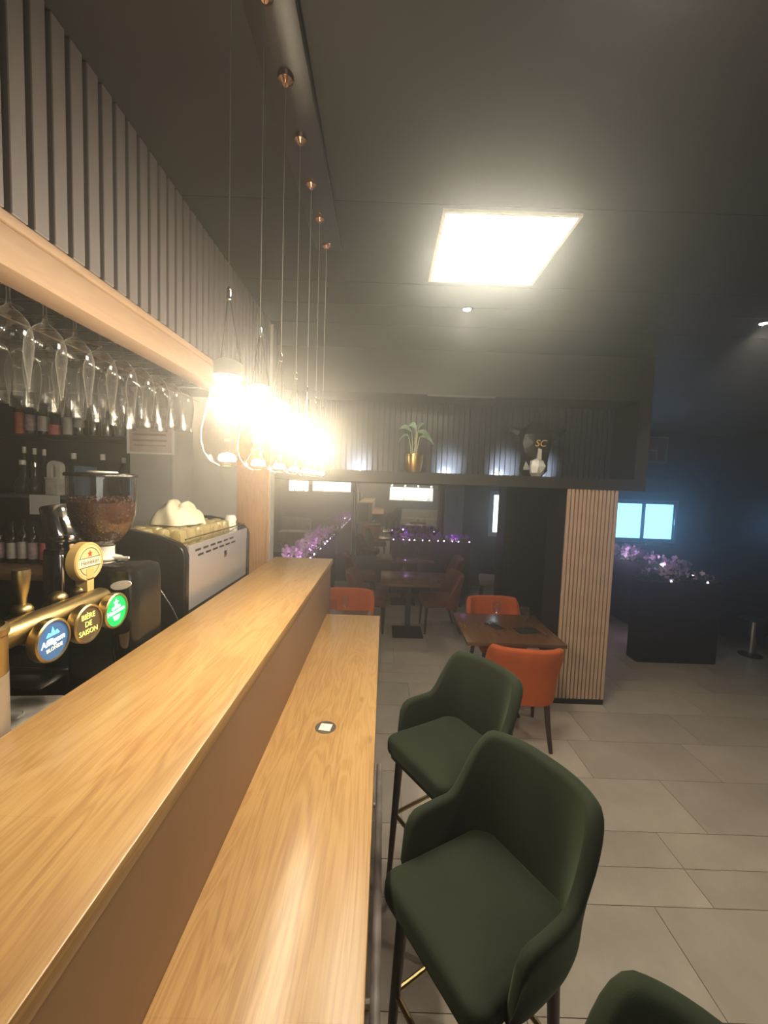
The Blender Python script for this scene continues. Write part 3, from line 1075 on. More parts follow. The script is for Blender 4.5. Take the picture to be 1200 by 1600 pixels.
# glasses on the tables
sg = thing('stem_glass', 'x', 'glass', (0, 0, 0), 0, 'stem glasses on the dining tables')
MB().lathe([(.032, .0005), (.032, .002), (.008, .005), (.004, .012), (.004, .075), (.010, .085), (.030, .105), (.039, .135), (.037, .165), (.031, .19)], 20).build('body', m_glass, sg)
MB().lathe([(.0305, .1895), (.0318, .1905), (.0305, .1915), (.0295, .1905), (.0305, .1895)], 20).build('rim', m_glass, sg)
spots = [(1.06, 3.60, 'stem glass behind the cutlery on the walnut table by the column'), (1.27, 3.47, 'stem glass on the dark placemat of the walnut table'),
         (-.33, 3.62, 'stem glass on the table behind the end of the bar, right'), (-.42, 3.50, 'stem glass on the table behind the end of the bar, left'),
         (.28, 5.22, 'left stem glass on the middle table'), (.50, 5.28, 'right stem glass on the middle table'),
         (.26, 6.62, 'left stem glass on the rear table'), (.58, 6.66, 'right stem glass on the rear table')]
for k, (x, y, lab) in enumerate(spots):
    if k == 0:
        sg.location = (x, y, .7525)
        sg['label'] = lab
    else:
        dup(sg, (x, y, .7525), None, lab)
pm = MB().box(-.10, .10, -.07, .07, 0, .004, .0015).build('placemat', m_matblack)
pm.location = (1.28, 3.42, .7525)
pm.rotation_euler = (0, 0, .2)
tag(pm, 'dark placemat under a glass near the column', 'placemat')
sgz = None
for o in col.objects:
    if o.name.startswith('stem_glass') and abs(o.location.x - 1.27) < .001:
        o.location.z = .757
nk = thing('napkin', 'black folded napkin with cutlery on the walnut table', 'napkin', (1.02, 3.52, .7525), .5)
MB().box(-.04, .04, -.09, .09, 0, .006, .002).build('cloth', m_matblack, nk)
for s in (-1, 1):
    MB().box(s * .014 - .006, s * .014 + .006, -.08, .10, .0062, .009, .001).build('cutlery', m_chrome, nk)

# ------------------------------------------------------------------ planters with orchids and fairy lights


def planter(x0, x1, y0, y1, h, label, petal, nflow, seed, spread=.18, leaves=260, lights=8, light_side='front'):
    rnd = random.Random(seed)
    cx, cy = (x0 + x1) / 2, (y0 + y1) / 2
    t = thing('planter', label, 'planter', (cx, cy, 0), 0, 'black planters with orchids')
    w, d = (x1 - x0) / 2, (y1 - y0) / 2
    b = MB()
    q = .02
    b.box(-w, w, -d, -d + q, 0, h).box(-w, w, d - q, d, 0, h).box(-w, -w + q, -d + q, d - q, 0, h).box(w - q, w, -d + q, d - q, 0, h)
    b.build('box', m_planter, t, False)
    MB().box(-w + q, w - q, -d + q, d - q, h - .06, h - .03).build('soil', m_soil, t, False)
    lb = MB()
    for k in range(leaves):
        px, py = rnd.uniform(-w + .03, w - .03), rnd.uniform(-d + .03, d - .03)
        a = rnd.uniform(0, 2 * PI)
        ln = rnd.uniform(.08, .17)
        leaf(lb, (px, py, h - .03), (px + ln * .8 * math.cos(a), py + ln * .8 * math.sin(a), h - .03 + ln * rnd.uniform(.25, .9)), rnd.uniform(.010, .022), .02, 4)
    lb.build('leaves', m_darkleaf, t, kind='stuff')
    fb = MB()
    sb = MB()
    for k in range(nflow):
        px, py = rnd.uniform(-w + .02, w - .02), rnd.uniform(-d + .02, d - .02)
        zz = h + rnd.uniform(.03, spread)
        if k % 2 == 0:
            sb.tube([(px + rnd.uniform(-.04, .04), py + rnd.uniform(-.03, .03), h - .03), (px, py, zz)], .002, 4, False)
        nrm = Vector((rnd.uniform(-1, 1), rnd.uniform(-1.4, .2), rnd.uniform(-.2, .9))).normalized()
        a = nrm.orthogonal().normalized()
        c2 = nrm.cross(a)
        c = Vector((px, py, zz))
        rr = rnd.uniform(.028, .046)
        for j in range(5):
            an = 2 * PI * j / 5 + rnd.uniform(0, 1)
            dr = a * math.cos(an) + c2 * math.sin(an)
            sd = nrm.cross(dr)
            fb.poly([c, c + dr * rr * .55 + sd * rr * .42 + nrm * rr * .25, c + dr * rr + nrm * rr * .1, c + dr * rr * .55 - sd * rr * .42 + nrm * rr * .25])
    fb.build('blossoms', petal, t, False, kind='stuff')
    sb.build('flower_stems', m_stem, t, kind='stuff')
    for k in range(lights):
        f = (k + rnd.uniform(.2, .8)) / lights
        if light_side == 'front':
            p = (-w + 2 * w * f, -d + .012, h + .008)
        else:
            p = (w - .012, -d + 2 * d * f, h + .008)
        MB().ball(p, .011, 8).build('fairy_light', m_fairy, t)
    return t


pA = planter(-1.22, -.92, 4.55, 7.70, .99, 'long black planter of purple orchids running back to the mirror', m_petal, 240, 11, .20, 330, 8, 'side')
pB = planter(.15, 1.60, 7.25, 7.50, .98, 'low black planter with purple fairy lights before the mirror', m_petalpurple, 90, 12, .12, 150, 11)
pC = planter(3.03, 3.96, 4.60, 4.80, .965, 'black planter box with green leaves nearest the dark right side', m_petalpink, 26, 13, .14, 240, 2)
pD = planter(3.74, 3.98, 4.95, 7.6, .95, 'long black planter of pink orchids under the blue window', m_petalpink, 170, 14, .20, 280, 5, 'side')
for p_, pts_, c_, e_ in ((pA, [(.05, -1.45, 1.05), (.05, -.6, 1.06), (.05, .5, 1.05)], (.85, .5, 1.0), 1.0),
                         (pB, [(-.45, -.08, 1.02), (.40, -.08, 1.02)], (.72, .3, 1.0), .45),
                         (pD, [(-.09, -.9, 1.03), (-.09, -.1, 1.03), (-.09, .8, 1.03), (-.30, -1.05, .30)], (.85, .62, 1.0), 1.0)):
    for q_ in pts_:  # added bare lamps among the blossoms, one hidden low by the floor
        lamp('added_planter_glow', 'POINT', q_, L_PURPLE * e_, c_, .012, p_)

# ------------------------------------------------------------------ mirror wall at the back
for (xa, xb, lab) in ((-2.3, -.62, 'left mirror panel on the far wall behind the planters'), (-.56, 1.15, 'right mirror panel on the far wall behind the planters')):
    t = thing('wall_mirror', lab, 'mirror', ((xa + xb) / 2, YB - .012, 0), 0, 'wall mirrors')
    w = (xb - xa) / 2
    MB().box(-w, w, -.004, .010, .55, 2.15).build('mirror_glass', m_mirror, t, False)
    f = MB()
    f.box(-w - .02, -w, -.02, .011, .53, 2.17).box(w, w + .02, -.02, .011, .53, 2.17).box(-w, w, -.02, .011, .53, .55).box(-w, w, -.02, .011, 2.15, 2.17)
    f.build('frame', m_matblack, t, False)
mp_ = MB().cyl((-.59, YB - .06, 0), (-.59, YB - .06, ZC - .001), .022, None, 16).build('mirror_pole', m_steel)
tag(mp_, 'slim metal pole between the two mirror panels', 'pole')

# added for the mirrors to reflect: glowing panels for windows, wall spots, seats
film_spots = [(-3.05, -2.40, 3.242, 1, 1.66, 2.10, 'left'), (-2.30, -1.05, 3.242, 1, 1.68, 2.12, 'middle'), (.22, 2.30, YR + .001, 1, 1.24, 1.90, 'right')]
for n, (xa, xb, yw, dr, za, zb, side) in enumerate(film_spots):
    t = thing('added_light_panel', 'added glowing panel with dark grass print, the %s one seen in the mirror' % side, 'light panel', ((xa + xb) / 2, yw, za), 0, 'added glowing grass panels')
    w_, h_ = (xb - xa) / 2, zb - za
    f = MB()
    q = .03
    f.box(-w_, w_, 0, .03, 0, q).box(-w_, w_, 0, .03, h_ - q, h_).box(-w_, -w_ + q, 0, .03, q, h_ - q).box(w_ - q, w_, 0, .03, q, h_ - q)
    f.build('frame', m_paper, t, False)
    MB().box(-w_ + q, w_ - q, .002, .012, q, h_ - q).build('film', m_film, t, False)
    b = MB()
    rnd = random.Random(n)
    for k in range(int(26 * w_)):
        x = rnd.uniform(-w_ + .05, w_ - .07)
        hh = rnd.uniform(.2, .55) * h_
        b.prism([(x, q), (x + .018, q), (x + rnd.uniform(-.05, .06), q + hh)], .013, .016, 'Y')
    b.build('grass_print', m_darkleaf, t, False, kind='stuff')
    ns_ = 4 if w_ > .5 else 2
    for k in range(ns_):
        x = xa + .12 + k * (xb - xa - .24) / (ns_ - 1)
        wl_ = thing('added_wall_spot', '%s added wall spot from the left above the %s backlit panel in the mirror' % (names[k] if k else 'first', side), 'wall lamp', (x, yw, zb + .05), 0, 'added wall spots')
        MB().cyl((0, 0, 0), (0, .05, 0), .026, None, 14).build('barrel', m_steel, wl_)
        MB().ball((0, .058, 0), .032, 12).build('lens', m_wallspot, wl_)
for n, (x, yw, w_, side) in enumerate(((-2.75, 3.242, .45, 'left'), (1.75, YR + .002, .95, 'right'))):
    so = thing('bench_seat', 'pale bench seat under the %s backlit panel, seen in the mirror' % side, 'bench', (x, yw + .36, 0), 0, 'pale bench seats')
    MB().box(-w_, w_, -.3, .3, .1, .46, .03).build('seat', m_cloth, so)
    MB().box(-w_, w_, -.34, -.2, .46, .86, .03).build('backrest', m_cloth, so)
    for sx in (-w_ + .1, w_ - .1):
        for sy in (-.2, .22):
            MB().box(sx - .02, sx + .02, sy - .02, sy + .02, 0, .1).build('leg', m_darkleg, so, False)

# ------------------------------------------------------------------ beer tap tower
TX = -.93
tw = thing('beer_tap_tower', 'brass beer tap tower with three lit round badges', 'beer tap', (TX, 1.15, 1.2005))
MB().tube([(0, -.30, .372), (0, .158, .372), (0, .168, .372), (0, .174, .372)], [.034, .034, .030, .012], 24).build('pipe', m_brass, tw)
MB().lathe([(.070, 0), (.070, .012), (.066, .022), (.066, .318)], 32, (.018, -.285, 0)).build('column_foot', pmat('frosted_grey_metal', (.36, .30, .24), .45, .35), tw, label='frosted grey lower column')
MB().lathe([(.066, .319), (.066, .405), (.070, .410), (.070, .424), (.062, .430), (.058, .424), (0, .424)], 32, (.018, -.285, 0)).build('column', m_brass, tw)
RX = Matrix.Rotation(PI / 2, 3, 'Y')
meds = [(-.115, 'blue'), (.012, 'brown'), (.135, 'green')]
for y, kind_ in meds:
    mb = MB()
    mb.lathe([(.016, -.05), (.016, 0), (.034, .008), (.055, .012), (.0575, .020), (.0575, .038), (.054, .041), (.0505, .040), (.0505, .034)], 36, (.03, y, .338), RX)
    o = mb.build('badge_housing', m_brass, tw)
    fm = {'blue': m_medblue, 'brown': m_medbrown, 'green': m_medgreen}[kind_]
    MB().lathe([(0, .0355), (.0505, .0355), (.0505, .034), (0, .034)], 36, (.03, y, .338), RX).build('badge_face', fm, o)
    XF = .0665

    def put(me_, dy, dz, name='lettering', tilt=0.0, lab=None):
        q = link(name, me_, o, (XF, y + dy, .338 + dz))
        q.rotation_euler = (PI / 2 + 0, 0, PI / 2)
        if tilt:
            q.rotation_euler = (Matrix.Rotation(PI / 2, 4, 'Z') @ Matrix.Rotation(PI / 2, 4, 'X') @ Matrix.Rotation(tilt, 4, 'Z')).to_euler()
        if lab:
            q['label'] = lab
        return q
    if kind_ == 'blue':
        put(text_mesh('Affligem', .0235, m_medwhite, .0006, .15, .0002), 0, -.002, tilt=.10)
        put(text_mesh('BLONDE', .0135, m_medcream, .0006, 0, .0002), .004, -.022, tilt=.10)
        crest = MB().prism([(-.022, 0), (-.014, .012), (-.006, .008), (0, .024), (.006, .008), (.014, .012), (.022, 0)], -.0006, .0006, 'Z')
        put(crest.mesh('emblem', m_medcyan, False), 0, .013, 'emblem', .05)
    elif kind_ == 'brown':
        put(text_mesh('BIÈRE', .023, m_medyellow, .0006, 0, 0), 0, .022)
        put(text_mesh('DE', .023, m_medyellow, .0006, 0, 0), 0, -.001)
        put(text_mesh('SAISON', .022, m_medyellow, .0006, 0, 0), 0, -.024)
    else:
        put(MB().prism(star(.014), -.0006, .0006, 'Z').mesh('emblem', m_medwhite, False), 0, .026, 'emblem')
        put(MB().prism(star(.0045), .0006, .0012, 'Z').mesh('emblem', m_red, False), 0, .026, 'emblem')
        put(text_mesh('Heineken', .0215, m_medwhite, .0006, 0, .0002), 0, -.002, tilt=.10)
        put(MB().prism([(-.022, -.004), (.022, -.004), (.018, .004), (-.018, .004)], -.0006, .0006, 'Z').mesh('emblem', m_medwhite, False), 0, .011, 'emblem', .10)
        put(MB().prism([(-.016, .006), (.018, .006), (.014, -.006), (.004, -.010), (-.010, -.008)], -.0006, .0006, 'Z').mesh('emblem', m_medwhite, False), 0, -.022, 'emblem')
# faucets behind the pipe with handles
for y in (-.07, .05, .14):
    f = MB()
    f.tube([(-.02, y, .372), (-.075, y, .385), (-.085, y, .375), (-.09, y, .33)], [.015, .016, .015, .010], 14)
    f.ball((-.055, y, .40), .026, 14, (1, 1, .8))
    f.build('faucet', m_brass, tw)
MB().lathe([(0, .415), (.010, .415), (.011, .435), (.0165, .46), (.021, .50), (.020, .513), (0, .515)], 18, (-.055, -.07, 0)).build('handle', m_brass, tw)
# the paddle handle: disc on a stem, face to the customers
pd = MB()
pd.prism([(-.014, .40), (.014, .40), (.0165, .475), (-.0165, .475)], -.058, -.020, 'X')
# prism on X takes (y,z)
hd = pd.build('paddle_stem', m_paddle, tw, False)
hd.location = (0.0, .14, 0)
ph = MB().lathe([(0, -.018), (.059, -.018), (.063, -.014), (.063, .014), (.060, .018), (.056, .018), (.055, .0165), (0, .0165)], 36, (-.038, .14, .496), RX).build('paddle', m_paddle, tw, label='cream paddle handle with red star')
MB().lathe([(0, .0168), (.0535, .0168), (.0535, .0172), (0, .0172)], 36, (-.038, .14, .496), RX).build('paddle_face', m_paddleface, ph)
MB().lathe([(.0435, .0172), (.045, .0177), (.0465, .0172)], 36, (-.038, .14, .496), RX).build('ring', m_ink, ph)


def onp(me_, dy, dz, name='lettering'):
    q = link(name, me_, ph, (-.0203, .14 + dy * 1.2, .496 + dz * 1.2))
    q.rotation_euler = (PI / 2, 0, PI / 2)
    return q


onp(MB().prism(star(.0115), 0, .0008, 'Z').mesh('emblem', m_red, False), 0, .022, 'emblem')
onp(MB().box(-.047, .047, -.0135, .0135, -.0003, .0003).mesh('band', m_cloth, False), 0, -.001, 'band')
onp(MB().box(-.048, .048, -.0009, .0009, 0, .0006).mesh('line', m_ink, False), 0, .0115, 'line')
onp(MB().box(-.048, .048, -.0009, .0009, 0, .0006).mesh('line', m_ink, False), 0, -.0135, 'line')
onp(text_mesh('Heineken', .0205, m_ink, .0005, 0, .0002), 0, -.001)

# ------------------------------------------------------------------ shaker, sink, plate, brown glass
sh = thing('cocktail_shaker', 'chrome two piece shaker with tilted upper cup behind the taps', 'shaker', (-1.31, 1.63, 1.2005))
sh.scale = (1.12, 1.12, 1.0)
MB().lathe([(0, 0), (.058, 0), (.058, .44), (.056, .47)], 28).build('stand', m_gloss, sh)
MB().lathe([(.056, .40), (.054, .40), (.05, .47), (.052, .50), (.056, .507), (.052, .514), (.054, .522), (.050, .530)], 28).build('collar', m_chrome, sh)
MB().lathe([(.0585, .24), (.0590, .25), (.0590, .445), (.0585, .455)], 28).build('sleeve', m_chrome, sh)
b = MB()
b.lathe([(.048, 0), (.050, .01), (.046, .10), (.044, .125), (.040, .132), (0, .134)], 28, (0, 0, .52), Matrix.Rotation(math.radians(-14), 3, 'Y'))
b.build('upper_cup', m_chrome, sh)

sk = thing('steel_sink', 'brushed steel sink tray below the taps', 'sink', (-1.22, 1.15, 1.2005))
MB().box(-.26, .20, -.20, .14, 0, .012, .004).build('drain_board', m_gloss, sk)
MB().box(-.26, .06, .185, .304, 0, .035, .004).build('basin_floor', m_steel, sk)
MB().box(-.26, .06, .305, .32, 0, .045, .003).build('rear_lip', m_steel, sk)
pl = thing('plate', 'white square plate lying on the steel tray beside the counter', 'plate', (-1.14, 1.20, 1.213), .1)
MB().grid([[(x * s_, y * s_, z) for x, y in rounded_outline(.115, .115, .10, -.10, .035)] for s_, z in ((.55, 0), (.8, .004), (1, .016), (1.0, .019), (.8, .009), (.5, .006), (.02, .006))], cv=True, cap0=True, cap1=True).build('plate_body', m_white, pl)
MB().lathe([(.028, .0065), (.031, .0095), (.034, .0065)], 24).build('well_ring', m_white, pl)

bg = thing('tumbler', 'brown tinted tumbler standing behind the counter below the green badge', 'glass', (-.877, 1.325, 1.2005))
bg.scale = (.68, .68, 1.05)
MB().lathe([(0, .002), (.028, .0), (.030, .01), (.027, .08), (.028, .13), (.038, .185), (.040, .24), (.038, .24), (.036, .185), (.026, .13)], 24).build('body', m_brownglass, bg)
MB().lathe([(.038, .2395), (.0395, .2415), (.0405, .2395)], 24).build('rim', m_brownglass, bg)

# ------------------------------------------------------------------ coffee grinder
gr = thing('coffee_grinder', 'black coffee grinder with a clear hopper full of beans', 'coffee grinder', (-1.03, 1.465, 1.2005))
gr.scale = (1.1, 1.1, 1.0)
b = MB()
b.grid([[(x * s_ + .043, y * s_ - .0, z) for x, y in rounded_outline(.115, .115, .086, -.086, .03)] for s_, z in ((1.0, 0), (1.01, .02), (1.0, .10), (1.0, .30), (.99, .42), (.95, .445), (.75, .458), (.05, .460))], cv=True, cap0=True, cap1=True)
b.build('body', m_gloss, gr)
MB().lathe([(.062, .445), (.072, .450), (.072, .462), (.062, .468), (0, .468)], 32).build('base_ring', m_chrome, gr)
MB().lathe([(.03, .468), (.052, .470), (.055, .476), (.04, .482), (.033, .484), (.033, .515), (.036, .520)], 28).build('collar', m_white, gr)
MB().tube([(.04, -.01, .477), (.085, -.02, .480), (.10, -.022, .482)], [.008, .006, .004], 8).build('lever', m_white, gr)
MB().lathe([(.034, .520), (.045, .530), (.066, .555), (.083, .590), (.094, .635), (.0975, .690), (.0985, .772)], 40).build('hopper', m_hopper, gr)
MB().lathe([(0, .778), (.060, .782), (.060, .786), (.101, .784), (.104, .778), (.103, .771), (.099, .771)], 40).build('lid', m_gloss, gr)
MB().lathe([(0, .787), (.045, .787), (.043, .792), (0, .793)], 28).build('lid_disc', m_white, gr)
# beans: a filled heap plus loose beans against the wall
MB().lathe([(0, .524), (.032, .526), (.063, .558), (.080, .594), (.0905, .637), (.0935, .680), (.05, .688), (0, .690)], 32).build('bean_heap', m_bean, gr, kind='stuff')
b = MB()
rnd = random.Random(5)
hp = [(.034, .523), (.045, .532), (.066, .557), (.083, .592), (.094, .637), (.0975, .690)]
for k in range(1500):
    z = rnd.uniform(.535, .700)
    for (r0, z0), (r1, z1) in zip(hp[:-1], hp[1:]):
        if z0 <= z <= z1:
            r = r0 + (r1 - r0) * (z - z0) / (z1 - z0)
            break
    else:
        r = .0975
    r -= .0055
    if z > .684:
        r *= math.sqrt(rnd.uniform(0, 1))
    a = rnd.uniform(0, 2 * PI)
    c = Vector((r * math.cos(a), r * math.sin(a), z))
    ax = Vector((rnd.gauss(0, 1), rnd.gauss(0, 1), rnd.gauss(0, 1))).normalized()
    s1 = ax.orthogonal().normalized()
    s2 = ax.cross(s1)
    vs = [b.bm.verts.new(c + q) for q in (ax * .0052, -ax * .0052, s1 * .0036, -s1 * .0036, s2 * .003, -s2 * .003)]
    for i0, i1, i2 in ((0, 2, 4), (0, 4, 3), (0, 3, 5), (0, 5, 2), (1, 4, 2), (1, 3, 4), (1, 5, 3), (1, 2, 5)):
        b.bm.faces.new((vs[i0], vs[i1], vs[i2]))
b.build('beans', m_bean, gr, True, 80, kind='stuff')
bd = MB()
el = [(.034 * math.cos(2 * PI * k / 24), .0145 * math.sin(2 * PI * k / 24) * (1 if k < 12 else 1.1)) for k in range(24)]
bd.prism(el, -.003, 0, 'Y')
o = bd.build('badge', m_white, gr, False, label='pale oval badge')
o.location = (.116, -.0862, .40)
o.rotation_euler = (0, -.25, 0)

# ------------------------------------------------------------------ espresso machine
em = thing('espresso_machine', 'black espresso machine with steel back panel and cups on top', 'coffee machine', (-1.15, 2.235, 1.2005))
sidep = [(.235, .04), (.255, .12), (.258, .42), (.248, .455), (.225, .478), (.15, .508), (.0, .535), (-.22, .54), (-.25, .52), (-.25, .40), (-.14, .34), (-.12, .10), (-.2, .04)]
for s, nm in ((-1, 'near'), (1, 'far')):
    y0 = s * .415
    b = MB().prism(sidep, y0 - .022, y0 + .022, 'Y')
    bmesh.ops.bevel(b.bm, geom=[e for e in b.bm.edges if abs(e.verts[0].co.y - e.verts[1].co.y) < 1e-5], offset=.008, segments=3, affect='EDGES')
    b.build('side_panel', m_gloss, em, ang=50)
MB().tube([(.236, -.4385, .10), (.20, -.4385, .18), (.14, -.4385, .27), (.05, -.4385, .36), (-.03, -.4385, .405)], .0035, 8).build('trim_line', m_steel, em)
bp_ = MB()
bp_.prism([(.236, .155), (.246, .155), (.252, .462), (.242, .462)], -.392, .392, 'Y')
bp = bp_.build('back_panel', m_backsteel, em, False)
for r_, z in enumerate((.432, .405)):
    for k in range(6):
        y = -.30 + k * .085 + r_ * .03
        MB().box(.2497, .2530, y - .028, y + .028, z - .005, z + .005).build('vent_slot', m_matblack, bp, False)
MB().box(.2485, .2515, .02, .055, .335, .372).build('plate', m_chrome, bp, False)
MB().box(.15, .240, -.392, .392, .05, .155, .006).build('base_skirt', m_matblack, em)
MB().box(-.20, .245, -.392, .392, .425, .452, .004).build('cup_tray', m_steel, em)
MB().box(-.20, .20, -.392, .392, .06, .425).build('chassis', m_matblack, em, False)
MB().tube([(.235, -.39, .492), (.238, 0, .492), (.235, .39, .492)], .004, 8).build('cup_rail', m_chrome, em)
for sx in (-.15, .2):
    for sy in (-.36, .36):
        MB().cyl((sx, sy, 0), (sx, sy, .06), .02, .017, 14).build('foot', m_chrome, em)

# cups on the machine
TZ = 1.2005 + .4525
cup_m = glass_mat('amber_cup_glass', (0.95, 0.88, 0.62), .05, 1.5, .08)
_n, _l = cup_m.node_tree.nodes, cup_m.node_tree.links
_df = _n.new('ShaderNodeBsdfTranslucent'); _df.inputs['Color'].default_value = (.85, .76, .48, 1)
_dd = _n.new('ShaderNodeBsdfDiffuse'); _dd.inputs['Color'].default_value = (.80, .70, .42, 1)
_m1 = _n.new('ShaderNodeMixShader'); _m1.inputs[0].default_value = .5
_l.new(_df.outputs[0], _m1.inputs[1]); _l.new(_dd.outputs[0], _m1.inputs[2])
_m2 = _n.new('ShaderNodeMixShader'); _m2.inputs[0].default_value = .5
_old = _n['Material Output'].inputs['Surface'].links[0].from_socket
_l.new(_old, _m2.inputs[1]); _l.new(_m1.outputs[0], _m2.inputs[2])
_l.new(_m2.outputs[0], _n['Material Output'].inputs['Surface'])
cg = thing('coffee_glass', 'x', 'cup', (0, 0, 0), 0, 'upturned glass cups on the coffee machine')
MB().lathe([(.033, 0), (.0335, .02), (.030, .06), (.026, .072), (.010, .076), (0, .076)], 20).build('body', cup_m, cg)
MB().tube([(.031, 0, .056), (.044, 0, .051), (.047, 0, .036), (.042, 0, .024), (.0325, 0, .021)], .0035, 8).build('handle', cup_m, cg)
k = 0
pos3 = []
for i in range(8):
    for j in range(4):
        pos3.append((-.978 - .082 * j, 1.915 + .088 * i))
rn = random.Random(3)
rowname = ['back edge', 'second', 'third', 'front']
for (x, y) in pos3:
    i, j = round((y - 1.915) / .088), round((-.978 - x) / .082)
    if i == 7 and j == 0:
        continue
    lab = 'upturned glass cup on the coffee machine, %s from the near end, %s row' % (names[i] if i else 'first', rowname[j])
    if k == 0:
        cg.location = (x, y, TZ)
        cg['label'] = lab
        cg.rotation_euler = (0, 0, -1)
    else:
        dup(cg, (x, y, TZ), rn.choice((-1.0, -.8, -.6, 2.3)), lab)
    k += 1
wc = thing('coffee_cup', 'white porcelain cup with dark emblem at the far end of the coffee machine', 'cup', (-.978, 2.556, TZ))
MB().lathe([(.040, 0), (.041, .01), (.037, .07), (.028, .095), (.022, .098), (0, .098)], 24).build('body', m_white, wc)
b = MB()
b.tube([(.005, -.038, .065), (.01, -.060, .060), (.012, -.062, .036), (.008, -.041, .028)], .005, 8)
b.build('handle', m_white, wc)
MB().prism([(-.010, .03), (.010, .03), (.012, .06), (0, .07), (-.012, .06)], -.0015, .0015, 'X').build('emblem', m_ink, wc, False).location = (.0395, 0, 0)
wc2 = thing('coffee_cup', 'white cup with slanted white saucer at the near corner of the machine', 'cup', (-1.31, 1.915, TZ))
MB().lathe([(.036, 0), (.037, .01), (.034, .06), (.026, .082), (.02, .085), (0, .085)], 24).build('body', m_white, wc2)
MB().lathe([(0, .087), (.03, .086), (.055, .096), (.056, .099), (.03, .092), (0, .093)], 24).build('saucer', m_white, wc2)
# folded cloth lying on the cups
b = MB()
from mathutils import noise as mnoise
rowsC = []
for i in range(15):
    r = i / 14
    row = []
    for j in range(44):
        a = 2 * PI * j / 44
        u, v = r * math.cos(a), r * math.sin(a)
        rr = 1 + .28 * mnoise.noise((2 * u, 2 * v, 3.3))
        fold = abs(mnoise.noise((2.0 * u + 1.7, 1.5 * v, .4))) + .25 * abs(mnoise.noise((5 * u, 4 * v + 2, 1.4)))
        zz = .100 * max(0, 1 - r ** 2.2) ** .75 + (.055 * fold - .008) * (1 - r ** 4)
        row.append((.125 * u * rr, .165 * v * rr, max(0, zz) if r < 1 else 0.0))
    rowsC.append(row)
b.grid(rowsC, cv=True, cap1=True)
bmesh.ops.remove_doubles(b.bm, verts=b.bm.verts[:], dist=1e-5)
cl = b.build('folded_cloth', m_cloth, None, ang=80)
cl.location = (-1.13, 2.20, TZ + .0775)
tag(cl, 'crumpled cream cloth heaped on the cups of the coffee machine', 'cloth')

# ------------------------------------------------------------------ back bar: shelves, bottles, signs
bb = thing('back_bar_shelf', 'dark shelf unit with bottles on the wall behind the bar', 'shelf', (-2.5, 3.13, 0))
MB().box(-.78, .698, -.012, 0, 1.33, 2.59).build('back_panel', m_slatback, bb, False)
MB().box(-.78, .698, -.29, -.013, 2.225, 2.248, .002).build('shelf_board', m_matblack, bb)
MB().box(-.78, .698, -.29, -.013, 1.795, 1.820, .002).build('shelf_board', pmat('blue_grey_board', (0.10, 0.12, 0.15), .4), bb)
MB().box(-1.80, -1.50, 2.84, 3.139, 1.3225, 2.599).build('wall_pier', m_greywall, kind='structure', smooth=False)
bcn = thing('back_counter', 'brown wooden back counter under the bottle shelves', 'counter', (-2.5, 2.85, 0))
MB().box(-.78, .93, -.30, .28, 1.28, 1.322, .003).build('worktop', m_backwood, bcn)
MB().box(-.76, .92, -.26, .28, 0, 1.28, .003).build('cabinet', m_matblack, bcn)


def bottle(px, z, h, r, glassm, labm, capm, lab, y=2.98, shape='wine', labz=(.12, .42)):
    """bottle placed by its X; parts: body, label, cap."""
    t = thing('bottle', lab, 'bottle', (px, y, z), 0, 'bottles on the back bar')
    if shape == 'wine':
        prof_ = [(0, .002), (r * .9, 0), (r, .01), (r, h * .58), (r * .8, h * .68), (r * .36, h * .76), (r * .33, h * .95), (r * .38, h * .955), (r * .38, h * .975), (r * .3, h * .98)]
    elif shape == 'spirit':
        prof_ = [(0, .002), (r * .92, 0), (r, .012), (r, h * .62), (r * .92, h * .70), (r * .42, h * .76), (r * .36, h * .84), (r * .36, h * .92), (r * .3, h * .93)]
    else:
        prof_ = [(0, .002), (r * .8, 0), (r, h * .08), (r * 1.02, h * .28), (r * .8, h * .42), (r * .4, h * .52), (r * .34, h * .60), (r * .36, h * .84), (r * .3, h * .86)]
    MB().lathe(prof_, 20).build('body', glassm, t)
    if labm:
        MB().lathe([(r * 1.012, h * labz[0]), (r * 1.014, h * labz[0] + .002), (r * 1.014, h * labz[1] - .002), (r * 1.012, h * labz[1])], 20).build('label', labm, t)
    MB().lathe([(r * .40, h * .86), (r * .42, h * .865), (r * .42, h * .995), (r * .36, h), (0, h)], 14).build('cap', capm, t)
    return t


g_dark = pmat('dark_bottle', (.012, .014, .012), .12)
g_amber = pmat('amber_bottle', (.10, .035, .012), .12)
g_clear = glass_mat('clear_bottle', (.78, .80, .77), .04, 1.5, .06, .5)
g_olive = pmat('olive_bottle', (.06, .07, .035), .15)
l_white = pmat('white_label', (.62, .58, .55), .6, noise=.15, nscale=25)
l_orange = pmat('orange_label', (.52, .14, .05), .6, noise=.3, nscale=30)
l_pink = pmat('pink_label', (.60, .16, .17), .6, noise=.3, nscale=30)
l_mauve = pmat('mauve_label', (.45, .33, .38), .6, noise=.5, nscale=30)


def X_at(px, y):
    return (px - 602 - .035 * 40) / 627.0 * y * .999


